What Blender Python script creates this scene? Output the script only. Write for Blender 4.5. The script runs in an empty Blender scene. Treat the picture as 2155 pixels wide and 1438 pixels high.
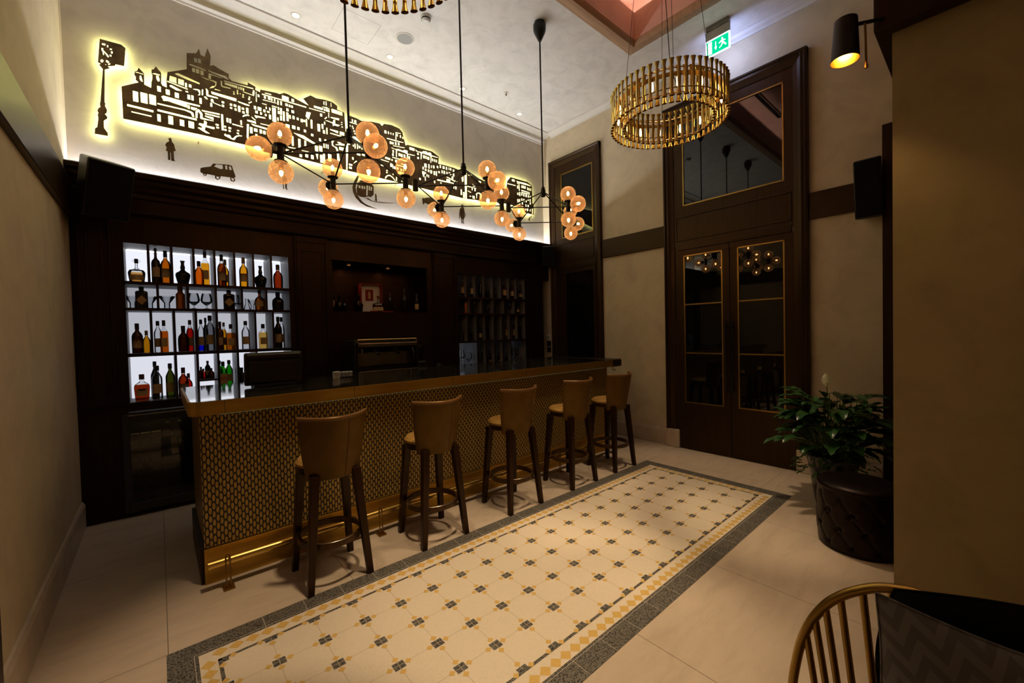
import bpy, bmesh, math, random
from mathutils import Vector, Matrix
random.seed(7)
PI = math.pi
C = bpy.context.scene.collection
sc = bpy.context.scene

# ---------------------------------------------------------------- camera, world, light, exposure
cam_d = bpy.data.cameras.new('camera'); cam = bpy.data.objects.new('camera', cam_d); C.objects.link(cam)
cam_d.sensor_width = 36.0; cam_d.lens = 864.69 / 2155 * 36; cam_d.clip_start = .05
_r = Vector((.75730309, -.65262759, -.02385908)); _u = Vector((.03251783, .00119426, .99947044)); _b = Vector((-.6522535, -.7576779, .02212645))
cam.matrix_world = Matrix(((_r.x, _u.x, _b.x, 0), (_r.y, _u.y, _b.y, 0), (_r.z, _u.z, _b.z, 1.55), (0, 0, 0, 1)))
sc.camera = cam
w = bpy.data.worlds.new('world'); sc.world = w; w.use_nodes = True
w.node_tree.nodes['Background'].inputs[0].default_value = (.9, .7, .5, 1)
w.node_tree.nodes['Background'].inputs[1].default_value = .002
sc.view_settings.view_transform = 'Standard'; sc.view_settings.look = 'None'; sc.view_settings.gamma = 1
sc.view_settings.use_curve_mapping = False
sc.view_settings.exposure = 0.0
cy = sc.cycles
cy.max_bounces = 8; cy.diffuse_bounces = 4; cy.glossy_bounces = 4; cy.transmission_bounces = 6; cy.transparent_max_bounces = 24
cy.caustics_reflective = False; cy.caustics_refractive = False
cy.sample_clamp_indirect = 4.0; cy.sample_clamp_direct = 0; cy.use_denoising = True
try: cy.use_light_tree = True
except Exception: pass

def spot(name, loc, target, power, color, angle, blend=.6, radius=.12):
    d = bpy.data.lights.new(name, 'SPOT'); d.energy = power; d.color = color; d.spot_size = math.radians(angle); d.spot_blend = blend; d.shadow_soft_size = radius
    o = bpy.data.objects.new(name, d); C.objects.link(o); o.location = loc
    o.rotation_euler = (Vector(target) - Vector(loc)).to_track_quat('-Z', 'Y').to_euler()
    return o
WARM = (1.0, .74, .45)
SPOTS = [((1.2, 1.7, 5.1), (1.0, 1.75, 0), 430, 44), ((2.4, 1.8, 5.1), (2.3, 1.85, 0), 270, 42), ((3.7, 1.9, 5.1), (3.6, 1.95, 0), 270, 42)]
for i, (l, t, p, a) in enumerate(SPOTS):
    spot('ceiling_spot', l, t, p, WARM, a)

# ---------------------------------------------------------------- materials
def newmat(name):
    m = bpy.data.materials.new(name); m.use_nodes = True
    nt = m.node_tree; b = nt.nodes['Principled BSDF']
    return m, nt, b
def coords(nt, kind='Object', scale=(1, 1, 1), rot=(0, 0, 0)):
    tc = nt.nodes.new('ShaderNodeTexCoord'); mp = nt.nodes.new('ShaderNodeMapping')
    mp.inputs['Scale'].default_value = scale; mp.inputs['Rotation'].default_value = rot
    nt.links.new(tc.outputs[kind], mp.inputs[0]); return mp.outputs[0]
def ramp(nt, fac, stops):
    r = nt.nodes.new('ShaderNodeValToRGB'); e = r.color_ramp.elements
    while len(e) < len(stops): e.new(.5)
    for i, (p, c) in enumerate(stops): e[i].position = p; e[i].color = (*c, 1)
    nt.links.new(fac, r.inputs[0]); return r.outputs[0]
def noise(nt, vec, scale, detail=4, rough=.5, dist=0):
    n = nt.nodes.new('ShaderNodeTexNoise'); n.inputs['Scale'].default_value = scale; n.inputs['Detail'].default_value = detail
    n.inputs['Roughness'].default_value = rough; n.inputs['Distortion'].default_value = dist
    nt.links.new(vec, n.inputs['Vector']); return n.outputs['Fac']
def bump(nt, b, fac, strength, dist=.01):
    n = nt.nodes.new('ShaderNodeBump'); n.inputs['Strength'].default_value = strength; n.inputs['Distance'].default_value = dist
    nt.links.new(fac, n.inputs['Height']); nt.links.new(n.outputs[0], b.inputs['Normal'])
def pmat(name, col, rough=.5, metal=0, spec=.5, vary=.15, scale=8, stretch=(1, 1, 1), bumps=0, bscale=40, coat=0, kind='Object'):
    m, nt, b = newmat(name)
    v = coords(nt, kind, stretch)
    f = noise(nt, v, scale, 5, .55)
    lo = tuple(c * (1 - vary) for c in col); hi = tuple(min(1, c * (1 + vary)) for c in col)
    nt.links.new(ramp(nt, f, [(.3, lo), (.7, hi)]), b.inputs['Base Color'])
    b.inputs['Roughness'].default_value = rough; b.inputs['Metallic'].default_value = metal
    b.inputs['Specular IOR Level'].default_value = spec; b.inputs['Coat Weight'].default_value = coat
    if not metal and max(col) > 2.2 * min(col): mx_ = max(col); b.inputs['Specular Tint'].default_value = (1, (.4 + .6 * col[1] / mx_), (.25 + .75 * col[2] / mx_), 1)
    if bumps: bump(nt, b, noise(nt, v, bscale, 4), bumps)
    return m
def emat(name, col, strength, twosided=True):
    m = bpy.data.materials.new(name); m.use_nodes = True; nt = m.node_tree
    for n in list(nt.nodes): nt.nodes.remove(n)
    o = nt.nodes.new('ShaderNodeOutputMaterial'); e = nt.nodes.new('ShaderNodeEmission')
    e.inputs[0].default_value = (*col, 1); e.inputs[1].default_value = strength
    nt.links.new(e.outputs[0], o.inputs[0]); return m
def glassmat(name, center, edge, gloss=.06, rough=.02):
    """coloured glass: what lies behind shows through, darker where the wall is seen edge on"""
    m = bpy.data.materials.new(name); m.use_nodes = True; nt = m.node_tree
    for n in list(nt.nodes): nt.nodes.remove(n)
    o = nt.nodes.new('ShaderNodeOutputMaterial'); t = nt.nodes.new('ShaderNodeBsdfTransparent'); g = nt.nodes.new('ShaderNodeBsdfGlossy')
    lw = nt.nodes.new('ShaderNodeLayerWeight'); lw.inputs[0].default_value = .35
    nt.links.new(ramp(nt, lw.outputs['Facing'], [(.10, center), (.72, edge)]), t.inputs[0])
    g.inputs['Roughness'].default_value = rough
    mx = nt.nodes.new('ShaderNodeMixShader'); fr = nt.nodes.new('ShaderNodeFresnel'); fr.inputs[0].default_value = 1.45
    ad = nt.nodes.new('ShaderNodeMath'); ad.operation = 'ADD'; ad.inputs[1].default_value = gloss - .04; ad.use_clamp = True
    nt.links.new(fr.outputs[0], ad.inputs[0]); nt.links.new(ad.outputs[0], mx.inputs[0])
    nt.links.new(t.outputs[0], mx.inputs[1]); nt.links.new(g.outputs[0], mx.inputs[2]); nt.links.new(mx.outputs[0], o.inputs[0])
    return m

def plaster(name, col, sc_=1.0):
    m, nt, b = newmat(name); v = coords(nt)
    f = noise(nt, v, 3.2 * sc_, 7, .62, .8)
    nt.links.new(ramp(nt, f, [(.3, tuple(c * .86 for c in col)), (.5, col), (.72, tuple(min(1, c * 1.09) for c in col))]), b.inputs['Base Color'])
    b.inputs['Roughness'].default_value = .62; b.inputs['Specular IOR Level'].default_value = .3
    bump(nt, b, noise(nt, v, 14, 6, .7, 1.2), .12, .01)
    return m
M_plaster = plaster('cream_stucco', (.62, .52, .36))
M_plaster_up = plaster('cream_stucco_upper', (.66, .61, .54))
M_pier = plaster('shaded_pier_stucco', (.36, .28, .135))  # wall stucco darkened: the pier's shade is put into its colour
M_ceil = plaster('ceiling_stucco', (.80, .77, .72), 1.6)
M_salmon = plaster('salmon_plaster', (.74, .50, .42))
M_mould = pmat('moulding_paint', (.74, .70, .64), .5, vary=.04)
def wood(name, dark, light, rough=.35, axis=2, coat=.2, spec=.5):
    m, nt, b = newmat(name)
    s = [14, 14, 14]; s[axis] = .9
    v = coords(nt, 'Object', tuple(s))
    f = noise(nt, v, 2.2, 6, .6, .4)
    nt.links.new(ramp(nt, f, [(.25, dark), (.75, light)]), b.inputs['Base Color'])
    b.inputs['Roughness'].default_value = rough; b.inputs['Coat Weight'].default_value = 0
    b.inputs['Specular IOR Level'].default_value = spec * .55; b.inputs['Specular Tint'].default_value = (1, .7, .45, 1)
    bump(nt, b, f, .06, .004)
    return m
M_wood = wood('dark_walnut', (.008, .0042, .0020), (.019, .0095, .0045))
M_wooddoor = wood('door_walnut', (.014, .007, .003), (.036, .018, .008))
M_woodh = wood('dark_walnut_level', (.014, .007, .0035), (.032, .016, .008), axis=1)
M_woodx = wood('dark_walnut_long', (.006, .003, .0015), (.016, .008, .004), axis=0)
M_wenge = wood('wenge', (.012, .006, .004), (.026, .012, .007), .4)
M_stoolwood = wood('stool_mahogany', (.012, .005, .0025), (.028, .011, .005), .3)
M_coffer = wood('coffer_oak', (.36, .22, .13), (.50, .32, .20), .5, 0, 0, .3)
def stone(name, col, dark, scale=1.0, joints=True):
    m, nt, b = newmat(name)
    v = coords(nt, 'Object', (1, 3.8, 1), (0, 0, .5))
    f = noise(nt, v, 2.6 * scale, 9, .66, .35)
    c = ramp(nt, f, [(.28, dark), (.5, col), (.75, tuple(min(1, x * 1.1) for x in col))])
    if joints:
        tc = nt.nodes.new('ShaderNodeTexCoord'); sp = nt.nodes.new('ShaderNodeSeparateXYZ'); nt.links.new(tc.outputs['Object'], sp.inputs[0])
        def line(out, off, pitch):
            a = nt.nodes.new('ShaderNodeMath'); a.operation = 'ADD'; a.inputs[1].default_value = off + pitch * 20; nt.links.new(out, a.inputs[0])
            d = nt.nodes.new('ShaderNodeMath'); d.operation = 'PINGPONG'; d.inputs[1].default_value = pitch / 2; nt.links.new(a.outputs[0], d.inputs[0])
            e = nt.nodes.new('ShaderNodeMath'); e.operation = 'LESS_THAN'; e.inputs[1].default_value = .0018; nt.links.new(d.outputs[0], e.inputs[0]); return e.outputs[0]
        mx = nt.nodes.new('ShaderNodeMath'); mx.operation = 'MAXIMUM'
        nt.links.new(line(sp.outputs[0], .012, .905), mx.inputs[0]); nt.links.new(line(sp.outputs[1], -2.639, 1.21), mx.inputs[1])
        mi = nt.nodes.new('ShaderNodeMixRGB'); nt.links.new(mx.outputs[0], mi.inputs[0]); nt.links.new(c, mi.inputs[1]); mi.inputs[2].default_value = (.20, .15, .10, 1); c = mi.outputs[0]
    if joints:   # scuffed circles where the stools are dragged round
        mk = None
        for sx_ in (.823, 1.58, 2.396, 3.19, 3.893):
            vd = nt.nodes.new('ShaderNodeVectorMath'); vd.operation = 'DISTANCE'; nt.links.new(tc.outputs['Object'], vd.inputs[0]); vd.inputs[1].default_value = (sx_ + .05, 2.80, 0)
            ds = nt.nodes.new('ShaderNodeMath'); ds.operation = 'SUBTRACT'; ds.inputs[1].default_value = .24; nt.links.new(vd.outputs['Value'], ds.inputs[0])
            da = nt.nodes.new('ShaderNodeMath'); da.operation = 'ABSOLUTE'; nt.links.new(ds.outputs[0], da.inputs[0])
            if mk is None: mk = da.outputs[0]
            else: mm = nt.nodes.new('ShaderNodeMath'); mm.operation = 'MINIMUM'; nt.links.new(mk, mm.inputs[0]); nt.links.new(da.outputs[0], mm.inputs[1]); mk = mm.outputs[0]
        wob = noise(nt, coords(nt), 6, 5, .7); ad = nt.nodes.new('ShaderNodeMath'); ad.operation = 'MULTIPLY_ADD'; ad.inputs[1].default_value = .10; nt.links.new(wob, ad.inputs[0]); nt.links.new(mk, ad.inputs[2])
        sc2 = ramp(nt, ad.outputs[0], [(.035, (.62, .60, .58)), (.05, (.88, .87, .86)), (.058, (.74, .72, .70)), (.10, (1, 1, 1))])
        ml = nt.nodes.new('ShaderNodeMixRGB'); ml.blend_type = 'MULTIPLY'; ml.inputs[0].default_value = .8; nt.links.new(c, ml.inputs[1]); nt.links.new(sc2, ml.inputs[2]); c = ml.outputs[0]
    nt.links.new(c, b.inputs['Base Color'])
    b.inputs['Roughness'].default_value = .34; b.inputs['Specular IOR Level'].default_value = .35
    return m
M_floor = stone('beige_marble', (.57, .46, .35), (.49, .39, .29))
M_skirt = stone('skirting_marble', (.56, .46, .35), (.45, .36, .27), 1, False)
def speckle(name, base, dots, scale=160, thr=.42, rough=.4):
    m, nt, b = newmat(name); v = coords(nt)
    f = noise(nt, v, scale, 2, .5)
    nt.links.new(ramp(nt, f, [(thr - .03, dots), (thr + .04, base)]), b.inputs['Base Color'])
    b.inputs['Roughness'].default_value = rough; b.inputs['Specular IOR Level'].default_value = .35
    return m
M_granite = speckle('speckled_granite', (.17, .155, .13), (.02, .018, .015), 150, .45)
M_terrazzo = speckle('cream_terrazzo', (.80, .69, .54), (.66, .55, .42), 220, .36)
M_yellow = speckle('ochre_terrazzo', (.72, .47, .14), (.60, .38, .11), 200, .38)
M_grout = pmat('pale_grout', (.62, .56, .47), .8, vary=.05)
M_groutd = pmat('tile_joint', (.50, .42, .32), .8, vary=.05)
M_brass = pmat('brushed_brass', (.52, .31, .058), .46, 1, vary=.12, scale=3, stretch=(1, 1, 8))
M_brassd = pmat('aged_brass', (.30, .17, .05), .42, 1, vary=.2, scale=6)
M_brassp = pmat('polished_brass', (.72, .48, .13), .30, 1, vary=.06)
M_gold = pmat('golden_tube', (.72, .55, .18), .22, 1, vary=.05)
M_goldchair = pmat('satin_gold', (.36, .23, .06), .36, 1, vary=.08)
M_black = pmat('black_metal', (.012, .012, .012), .38, .3, vary=.1)
M_blackp = pmat('black_plastic', (.014, .014, .013), .42, vary=.1)
M_blackm = pmat('matt_black_cloth', (.006, .006, .007), .9, spec=.15, vary=.1)
M_chrome = pmat('steel', (.22, .19, .15), .24, 1, vary=.15)
M_bronze = pmat('patinated_bronze', (.15, .10, .038), .42, .35, vary=.5, scale=9)
M_leather = pmat('tan_leather', (.125, .066, .012), .38, spec=.22, vary=.22, scale=7, bumps=.15, bscale=120)
M_seat = pmat('seat_leather', (.34, .19, .05), .34, spec=.35, vary=.18, scale=7, bumps=.12, bscale=120)
M_piping = pmat('leather_piping', (.12, .055, .015), .3, vary=.1)
M_oxblood = pmat('oxblood_leather', (.005, .0026, .0022), .34, spec=.25, vary=.25, scale=6, bumps=.1, bscale=150)
M_paper = pmat('label_paper', (.50, .36, .17), .7, vary=.1)
M_white = pmat('white_enamel', (.75, .74, .70), .4, vary=.03)
M_till = pmat('brown_black_plastic', (.040, .034, .026), .4, vary=.1)
M_ringwood = wood('worn_footrest_wood', (.035, .016, .006), (.075, .038, .015), .35)
M_screen = pmat('dark_screen', (.01, .01, .012), .15, vary=.02)
M_doorglass = pmat('night_glass', (.004, .004, .004), .015, spec=.55, vary=.01)
M_leaf, _nt, _b = newmat('glossy_leaf')
_v = coords(_nt, 'Object', (1, 1, 1)); _f = noise(_nt, _v, 9, 4)
_nt.links.new(ramp(_nt, _f, [(.3, (.012, .045, .010)), (.7, (.035, .11, .022))]), _b.inputs['Base Color']); _b.inputs['Roughness'].default_value = .3
M_leaf2 = pmat('ivy_leaf', (.07, .16, .03), .4, vary=.4, scale=14)
M_petal = pmat('white_spathe', (.85, .88, .68), .5, vary=.08)
M_stem = pmat('green_stem', (.05, .11, .03), .5, vary=.1)
M_soil = pmat('potting_soil', (.02, .014, .01), .9, vary=.3, scale=60)

# globe glass with a crackle that glitters
def globe_mat():
    m = bpy.data.materials.new('crackled_amber_glass'); m.use_nodes = True; nt = m.node_tree
    for n in list(nt.nodes): nt.nodes.remove(n)
    o = nt.nodes.new('ShaderNodeOutputMaterial')
    t = nt.nodes.new('ShaderNodeBsdfTransparent'); t.inputs[0].default_value = (1, .82, .62, 1)
    tl = nt.nodes.new('ShaderNodeBsdfTranslucent'); g = nt.nodes.new('ShaderNodeBsdfGlossy'); g.inputs['Roughness'].default_value = .12
    g.inputs[0].default_value = (1, .8, .6, 1)
    v = coords(nt); vo = nt.nodes.new('ShaderNodeTexVoronoi'); vo.inputs['Scale'].default_value = 150; nt.links.new(v, vo.inputs['Vector'])
    nt.links.new(ramp(nt, vo.outputs['Color'], [(.2, (.66, .30, .18)), (.8, (1, .80, .52))]), tl.inputs[0])
    lw = nt.nodes.new('ShaderNodeLayerWeight'); lw.inputs[0].default_value = .4
    mr = nt.nodes.new('ShaderNodeMapRange'); nt.links.new(lw.outputs['Facing'], mr.inputs[0]); mr.inputs[3].default_value = .18; mr.inputs[4].default_value = .58
    bp = nt.nodes.new('ShaderNodeBump'); bp.inputs['Strength'].default_value = .8; bp.inputs['Distance'].default_value = .01
    nt.links.new(vo.outputs['Distance'], bp.inputs['Height']); nt.links.new(bp.outputs[0], g.inputs['Normal'])
    a = nt.nodes.new('ShaderNodeMixShader'); nt.links.new(mr.outputs[0], a.inputs[0]); nt.links.new(t.outputs[0], a.inputs[1]); nt.links.new(tl.outputs[0], a.inputs[2])
    c = nt.nodes.new('ShaderNodeMixShader'); c.inputs[0].default_value = .12; nt.links.new(a.outputs[0], c.inputs[1]); nt.links.new(g.outputs[0], c.inputs[2])
    nt.links.new(c.outputs[0], o.inputs[0]); return m
M_globe = globe_mat()
M_bulb = emat('globe_filament', (1, .58, .25), 55)
M_bulbc = emat('chandelier_bulb', (1, .64, .26), 16)
M_cove = emat('cool_cove_led', (.94, .94, 1.0), 150)
M_ledback = emat('lime_led_back', (1.0, .98, .36), 12)
M_down = emat('downlight_lens', (1, .85, .6), 5)
M_salmonled = emat('coffer_led', (1, .80, .66), 26)

# bar front: staggered brass ovals framed by a dark honeycomb
def honeycomb():
    m, nt, b = newmat('brass_oval_screen')
    tc = nt.nodes.new('ShaderNodeTexCoord'); sp = nt.nodes.new('ShaderNodeSeparateXYZ'); nt.links.new(tc.outputs['Object'], sp.inputs[0])
    def M(op, a, b_=None, c=None):
        n = nt.nodes.new('ShaderNodeMath'); n.operation = op
        for i, x in enumerate((a, b_, c)):
            if x is None: continue
            if isinstance(x, (int, float)): n.inputs[i].default_value = x
            else: nt.links.new(x, n.inputs[i])
        return n.outputs[0]
    PX, PZ = .0395, .0530
    def dist(ox, oz):
        fx = M('SUBTRACT', M('FRACT', M('ADD', M('DIVIDE', sp.outputs[0], PX), ox + 50)), .5)
        fz = M('SUBTRACT', M('FRACT', M('ADD', M('DIVIDE', sp.outputs[2], PZ), oz + 50)), .5)
        ex = M('DIVIDE', M('MULTIPLY', fx, PX), .0081); ez = M('DIVIDE', M('MULTIPLY', fz, PZ), .0218)
        return M('ADD', M('POWER', M('ABSOLUTE', ex), 1.9), M('POWER', M('ABSOLUTE', ez), 1.9))
    d = M('MINIMUM', dist(.07, .406), dist(.57, .906))
    ins = M('LESS_THAN', d, 1.0); edge = M('LESS_THAN', d, 1.25)
    nz = noise(nt, tc.outputs['Object'], 40, 3)
    brass = ramp(nt, nz, [(.3, (.40, .235, .045)), (.7, (.56, .36, .08))])
    mi = nt.nodes.new('ShaderNodeMixRGB'); nt.links.new(ins, mi.inputs[0]); mi.inputs[1].default_value = (.008, .006, .006, 1); nt.links.new(brass, mi.inputs[2])
    nt.links.new(mi.outputs[0], b.inputs['Base Color'])
    nt.links.new(M('MULTIPLY', ins, .35), b.inputs['Metallic']); b.inputs['Roughness'].default_value = .42
    bump(nt, b, edge, -.5, .004)
    return m
M_oval = honeycomb()
def bartop():
    m, nt, b = newmat('black_marble_top'); v = coords(nt, 'Object', (1, 1.6, 1), (0, 0, .7))
    n = noise(nt, v, 2.2, 8, .65, 1.6)
    nt.links.new(ramp(nt, n, [(.0, (.012, .012, .012)), (.485, (.012, .012, .012)), (.5, (.16, .14, .11)), (.515, (.012, .012, .012))]), b.inputs['Base Color'])
    b.inputs['Roughness'].default_value = .07; b.inputs['Specular IOR Level'].default_value = .3
    return m
M_top = bartop()
# back lit opal panel of the bottle niches: the LED strips at its head and foot make the ends brighter
def opal(name, top, mid, bot, z0, z1):
    m = bpy.data.materials.new(name); m.use_nodes = True; nt = m.node_tree
    for n in list(nt.nodes): nt.nodes.remove(n)
    o = nt.nodes.new('ShaderNodeOutputMaterial'); e = nt.nodes.new('ShaderNodeEmission'); e.inputs[0].default_value = (.88, .90, 1, 1)
    e.inputs[1].default_value = mid; nt.links.new(e.outputs[0], o.inputs[0]); return m

G = {}
def gl(n, c, e, **k): G[n] = glassmat('glass_' + n, c, e, **k)
gl('clear', (.88, .89, .90), (.30, .31, .32)); gl('frost', (.42, .43, .45), (.16, .16, .18), rough=.3)
gl('amber', (.60, .27, .03), (.10, .03, .005)); gl('gold', (.78, .48, .06), (.22, .10, .01)); gl('orange', (.70, .28, .03), (.15, .04, .004))
gl('amberlow', (.62, .40, .16), (.14, .10, .06)); gl('amberdark', (.38, .14, .02), (.05, .015, .004)); gl('darkamber', (.12, .035, .008), (.012, .005, .002))
gl('cognac', (.42, .11, .02), (.07, .014, .004)); gl('red', (.60, .06, .015), (.09, .008, .003)); gl('green', (.06, .36, .05), (.006, .06, .006))
gl('olive', (.16, .18, .04), (.02, .025, .006)); gl('black', (.022, .020, .018), (.004, .004, .004)); gl('dark', (.06, .035, .02), (.006, .005, .004))
gl('paleamber', (.80, .62, .28), (.24, .15, .04)); gl('drink', (.93, .94, .95), (.38, .40, .42))
M_copper = pmat('copper_sleeve', (.60, .20, .05), .4, .5, vary=.1)
M_amberbox = pmat('amber_carton', (.30, .11, .03), .5, vary=.1)

# ---------------------------------------------------------------- mesh helper
class MB:
    def __init__(s): s.v = []; s.f = []; s.m = []; s.s = []
    def add(s, vs, fs, mi=0, smooth=False):
        o = len(s.v); s.v += [Vector(v) for v in vs]
        for f in fs: s.f.append([i + o for i in f]); s.m.append(mi); s.s.append(smooth)
        return s
    def box(s, x0, x1, y0, y1, z0, z1, mi=0):
        return s.add([(x0, y0, z0), (x1, y0, z0), (x1, y1, z0), (x0, y1, z0), (x0, y0, z1), (x1, y0, z1), (x1, y1, z1), (x0, y1, z1)],
                     [(0, 3, 2, 1), (4, 5, 6, 7), (0, 1, 5, 4), (1, 2, 6, 5), (2, 3, 7, 6), (3, 0, 4, 7)], mi)
    def quad(s, a, b, c, d, mi=0): return s.add([a, b, c, d], [(0, 1, 2, 3)], mi)
    def lathe(s, prof, c=(0, 0, 0), n=20, mi=0, ex=2, sx=1, sy=1, mat=None, smooth=True, cap=True):
        """profile [(r, z)] turned about the vertical; ex > 2 squares the section"""
        vs = []; fs = []
        for r, z in prof:
            for k in range(n):
                a = 2 * PI * (k + .5) / n; ca, sa = math.cos(a), math.sin(a)
                q = (abs(ca) ** ex + abs(sa) ** ex) ** (-1 / ex)
                p = Vector((r * q * ca * sx, r * q * sa * sy, z))
                if mat is not None: p = mat @ p
                vs.append(p + Vector(c))
        for i in range(len(prof) - 1):
            for k in range(n):
                k2 = (k + 1) % n
                fs.append((i * n + k, i * n + k2, (i + 1) * n + k2, (i + 1) * n + k))
        s.add(vs, fs, mi, smooth)
        if cap:
            o = len(s.v) - len(vs)
            if prof[0][0] > 1e-5: s.f.append([o + k for k in reversed(range(n))]); s.m.append(mi); s.s.append(False)
            if prof[-1][0] > 1e-5: s.f.append([o + (len(prof) - 1) * n + k for k in range(n)]); s.m.append(mi); s.s.append(False)
        return s
    def cyl(s, p0, p1, r0, r1=None, n=12, mi=0, smooth=True, cap=True):
        p0 = Vector(p0); p1 = Vector(p1); r1 = r0 if r1 is None else r1; d = p1 - p0
        q = d.to_track_quat('Z', 'Y').to_matrix()
        return s.lathe([(r0, 0), (r1, d.length)], p0, n, mi, mat=q, smooth=smooth, cap=cap)
    def ball(s, c, r, n=20, k=12, mi=0, mat=None, sz=1):
        return s.lathe([(max(1e-6, r * math.sin(PI * i / k)), -r * sz * math.cos(PI * i / k)) for i in range(k + 1)], c, n, mi, mat=mat, cap=False)
    def tube(s, pts, r, n=10, mi=0, closed=False):
        pts = [Vector(p) for p in pts]; vs = []; fs = []; N = len(pts); up = None
        for i, p in enumerate(pts):
            if closed: t = pts[(i + 1) % N] - pts[i - 1]
            else: t = pts[min(i + 1, N - 1)] - pts[max(i - 1, 0)]
            t.normalize()
            if up is None: up = t.orthogonal().normalized()
            up = (up - t * up.dot(t)).normalized(); bi = t.cross(up)
            rr = r[i] if isinstance(r, (list, tuple)) else r
            for k in range(n):
                a = 2 * PI * k / n; vs.append(p + (up * math.cos(a) + bi * math.sin(a)) * rr)
        for i in range(N if closed else N - 1):
            j = (i + 1) % N
            for k in range(n):
                k2 = (k + 1) % n; fs.append((i * n + k, i * n + k2, j * n + k2, j * n + k))
        s.add(vs, fs, mi, True)
        if not closed:
            o = len(s.v) - len(vs)
            s.f.append([o + k for k in reversed(range(n))]); s.f.append([o + (N - 1) * n + k for k in range(n)]); s.m += [mi, mi]; s.s += [False, False]
        return s
    def sweep(s, prof, path_axis, a0, a1, mi=0):
        """prof = closed list of 2D points in the plane across path_axis ('x': (y,z), 'y': (x,z)) pushed from a0 to a1"""
        n = len(prof)
        f = (lambda p, a: (a, p[0], p[1])) if path_axis == 'x' else ((lambda p, a: (p[0], a, p[1])) if path_axis == 'y' else (lambda p, a: (p[0], p[1], a)))
        vs = [f(p, a0) for p in prof] + [f(p, a1) for p in prof]
        fs = [(i, (i + 1) % n, n + (i + 1) % n, n + i) for i in range(n)] + [tuple(reversed(range(n))), tuple(range(n, 2 * n))]
        return s.add(vs, fs, mi)
    def build(s, name, mats, parent=None, origin=None, bevel=0, seg=2, sharp=35, recalc=True):
        me = bpy.data.meshes.new(name)
        off = Vector(origin) if origin is not None else (parent_world(parent) if parent else Vector((0, 0, 0)))
        me.from_pydata([v - off for v in s.v], [], s.f)
        mats = mats if isinstance(mats, (list, tuple)) else [mats]
        for m in mats: me.materials.append(m)
        me.polygons.foreach_set('material_index', s.m); me.polygons.foreach_set('use_smooth', s.s)
        if recalc:
            bm = bmesh.new(); bm.from_mesh(me); bmesh.ops.recalc_face_normals(bm, faces=bm.faces); bm.to_mesh(me); bm.free()
        me.update()
        if any(s.s): me.set_sharp_from_angle(angle=math.radians(sharp))
        o = bpy.data.objects.new(name, me); C.objects.link(o)
        if parent: o.parent = parent
        elif origin is not None: o.location = origin
        if bevel:
            b = o.modifiers.new('bevel', 'BEVEL'); b.width = bevel; b.segments = seg; b.limit_method = 'ANGLE'; b.angle_limit = math.radians(40)
        return o
def parent_world(p):
    v = Vector(p.location)
    while p.parent: p = p.parent; v += p.location
    return v
def tag(o, label=None, cat=None, group=None, kind=None):
    if label: o['label'] = label
    if cat: o['category'] = cat
    if group: o['group'] = group
    if kind: o['kind'] = kind
    return o
def thing(name, label, cat, loc=(0, 0, 0), group=None, kind=None):
    o = bpy.data.objects.new(name, None); C.objects.link(o); o.location = loc; o.empty_display_size = .1
    return tag(o, label, cat, group, kind)
def struct(o): o['kind'] = 'structure'; return o
def dup(root, loc, label=None, group=None, rotz=None):
    r = root.copy(); C.objects.link(r); r.location = loc
    if rotz is not None: r.rotation_euler = (0, 0, rotz)
    if label: r['label'] = label
    if group: r['group'] = group
    for ch in list(root.children):
        c = ch.copy(); C.objects.link(c); c.parent = r
        for g in list(ch.children):
            d = g.copy(); C.objects.link(d); d.parent = c
    return r

XR, XL, ZC, YF = 5.13, -.527, 4.88, -2.6
# ---------------------------------------------------------------- room shell
b = MB().box(-.9, 5.6, YF - .2, 5.6, -.12, 0); struct(b.build('floor', M_floor))
CX1, CY1 = 4.27, 2.67   # coffer opening edge
b = MB()
b.box(-.9, 5.6, CY1, 5.6, ZC, ZC + .1); b.box(CX1, 5.6, YF - .2, CY1, ZC, ZC + .1); b.box(-.9, -.2, YF - .2, CY1, ZC, ZC + .1); b.box(-.2, CX1, YF - .2, -1.2, ZC, ZC + .1)
struct(b.build('ceiling', M_ceil))
b = MB()   # raised coffer
b.box(-.2, CX1 + .25, CY1 + .2, CY1 + .25, ZC + .1, 5.5); b.box(CX1 + .2, CX1 + .25, -1.2, CY1 + .25, ZC + .1, 5.5)
b.box(-.25, -.2, -1.2, CY1 + .25, ZC + .1, 5.5); b.box(-.2, CX1 + .25, -1.25, -1.2, ZC + .1, 5.5); b.box(-.3, CX1 + .3, -1.3, CY1 + .3, 5.5, 5.56)
struct(b.build('ceiling_coffer', M_salmon))
# lower step inside the coffer that hides its strip light
b = MB()
b.box(-.2, CX1 + .03, CY1 - .006, CY1 + .03, 4.86, 5.19); b.box(CX1 - .006, CX1 + .03, -1.2, CY1, 4.86, 5.19)
struct(b.build('trim_6', M_salmon))
b = MB(); b.box(0, 4.2, CY1 + .08, CY1 + .12, 5.10, 5.11); b.box(CX1 + .08, CX1 + .12, -1, 2.6, 5.10, 5.11)
tag(b.build('strip_light', M_salmonled), 'warm strip light lying on the ledge inside the salmon ceiling coffer', 'strip light')
def ring_mould(name, prof, x0, x1, y0, y1, m):
    """prof [(out, z)] mitred round a rectangle, out grows away from the opening"""
    vs = []; n = len(prof)
    for (cx, cy_, sx, sy) in ((x0, y0, -1, -1), (x1, y0, 1, -1), (x1, y1, 1, 1), (x0, y1, -1, 1)):
        for o_, z in prof: vs.append((cx + sx * o_, cy_ + sy * o_, z))
    fs = []
    for k in range(4):
        k2 = (k + 1) % 4
        for i in range(n): j = (i + 1) % n; fs.append((k * n + i, k * n + j, k2 * n + j, k2 * n + i))
    return struct(MB().add(vs, fs).build(name, m))
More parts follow.
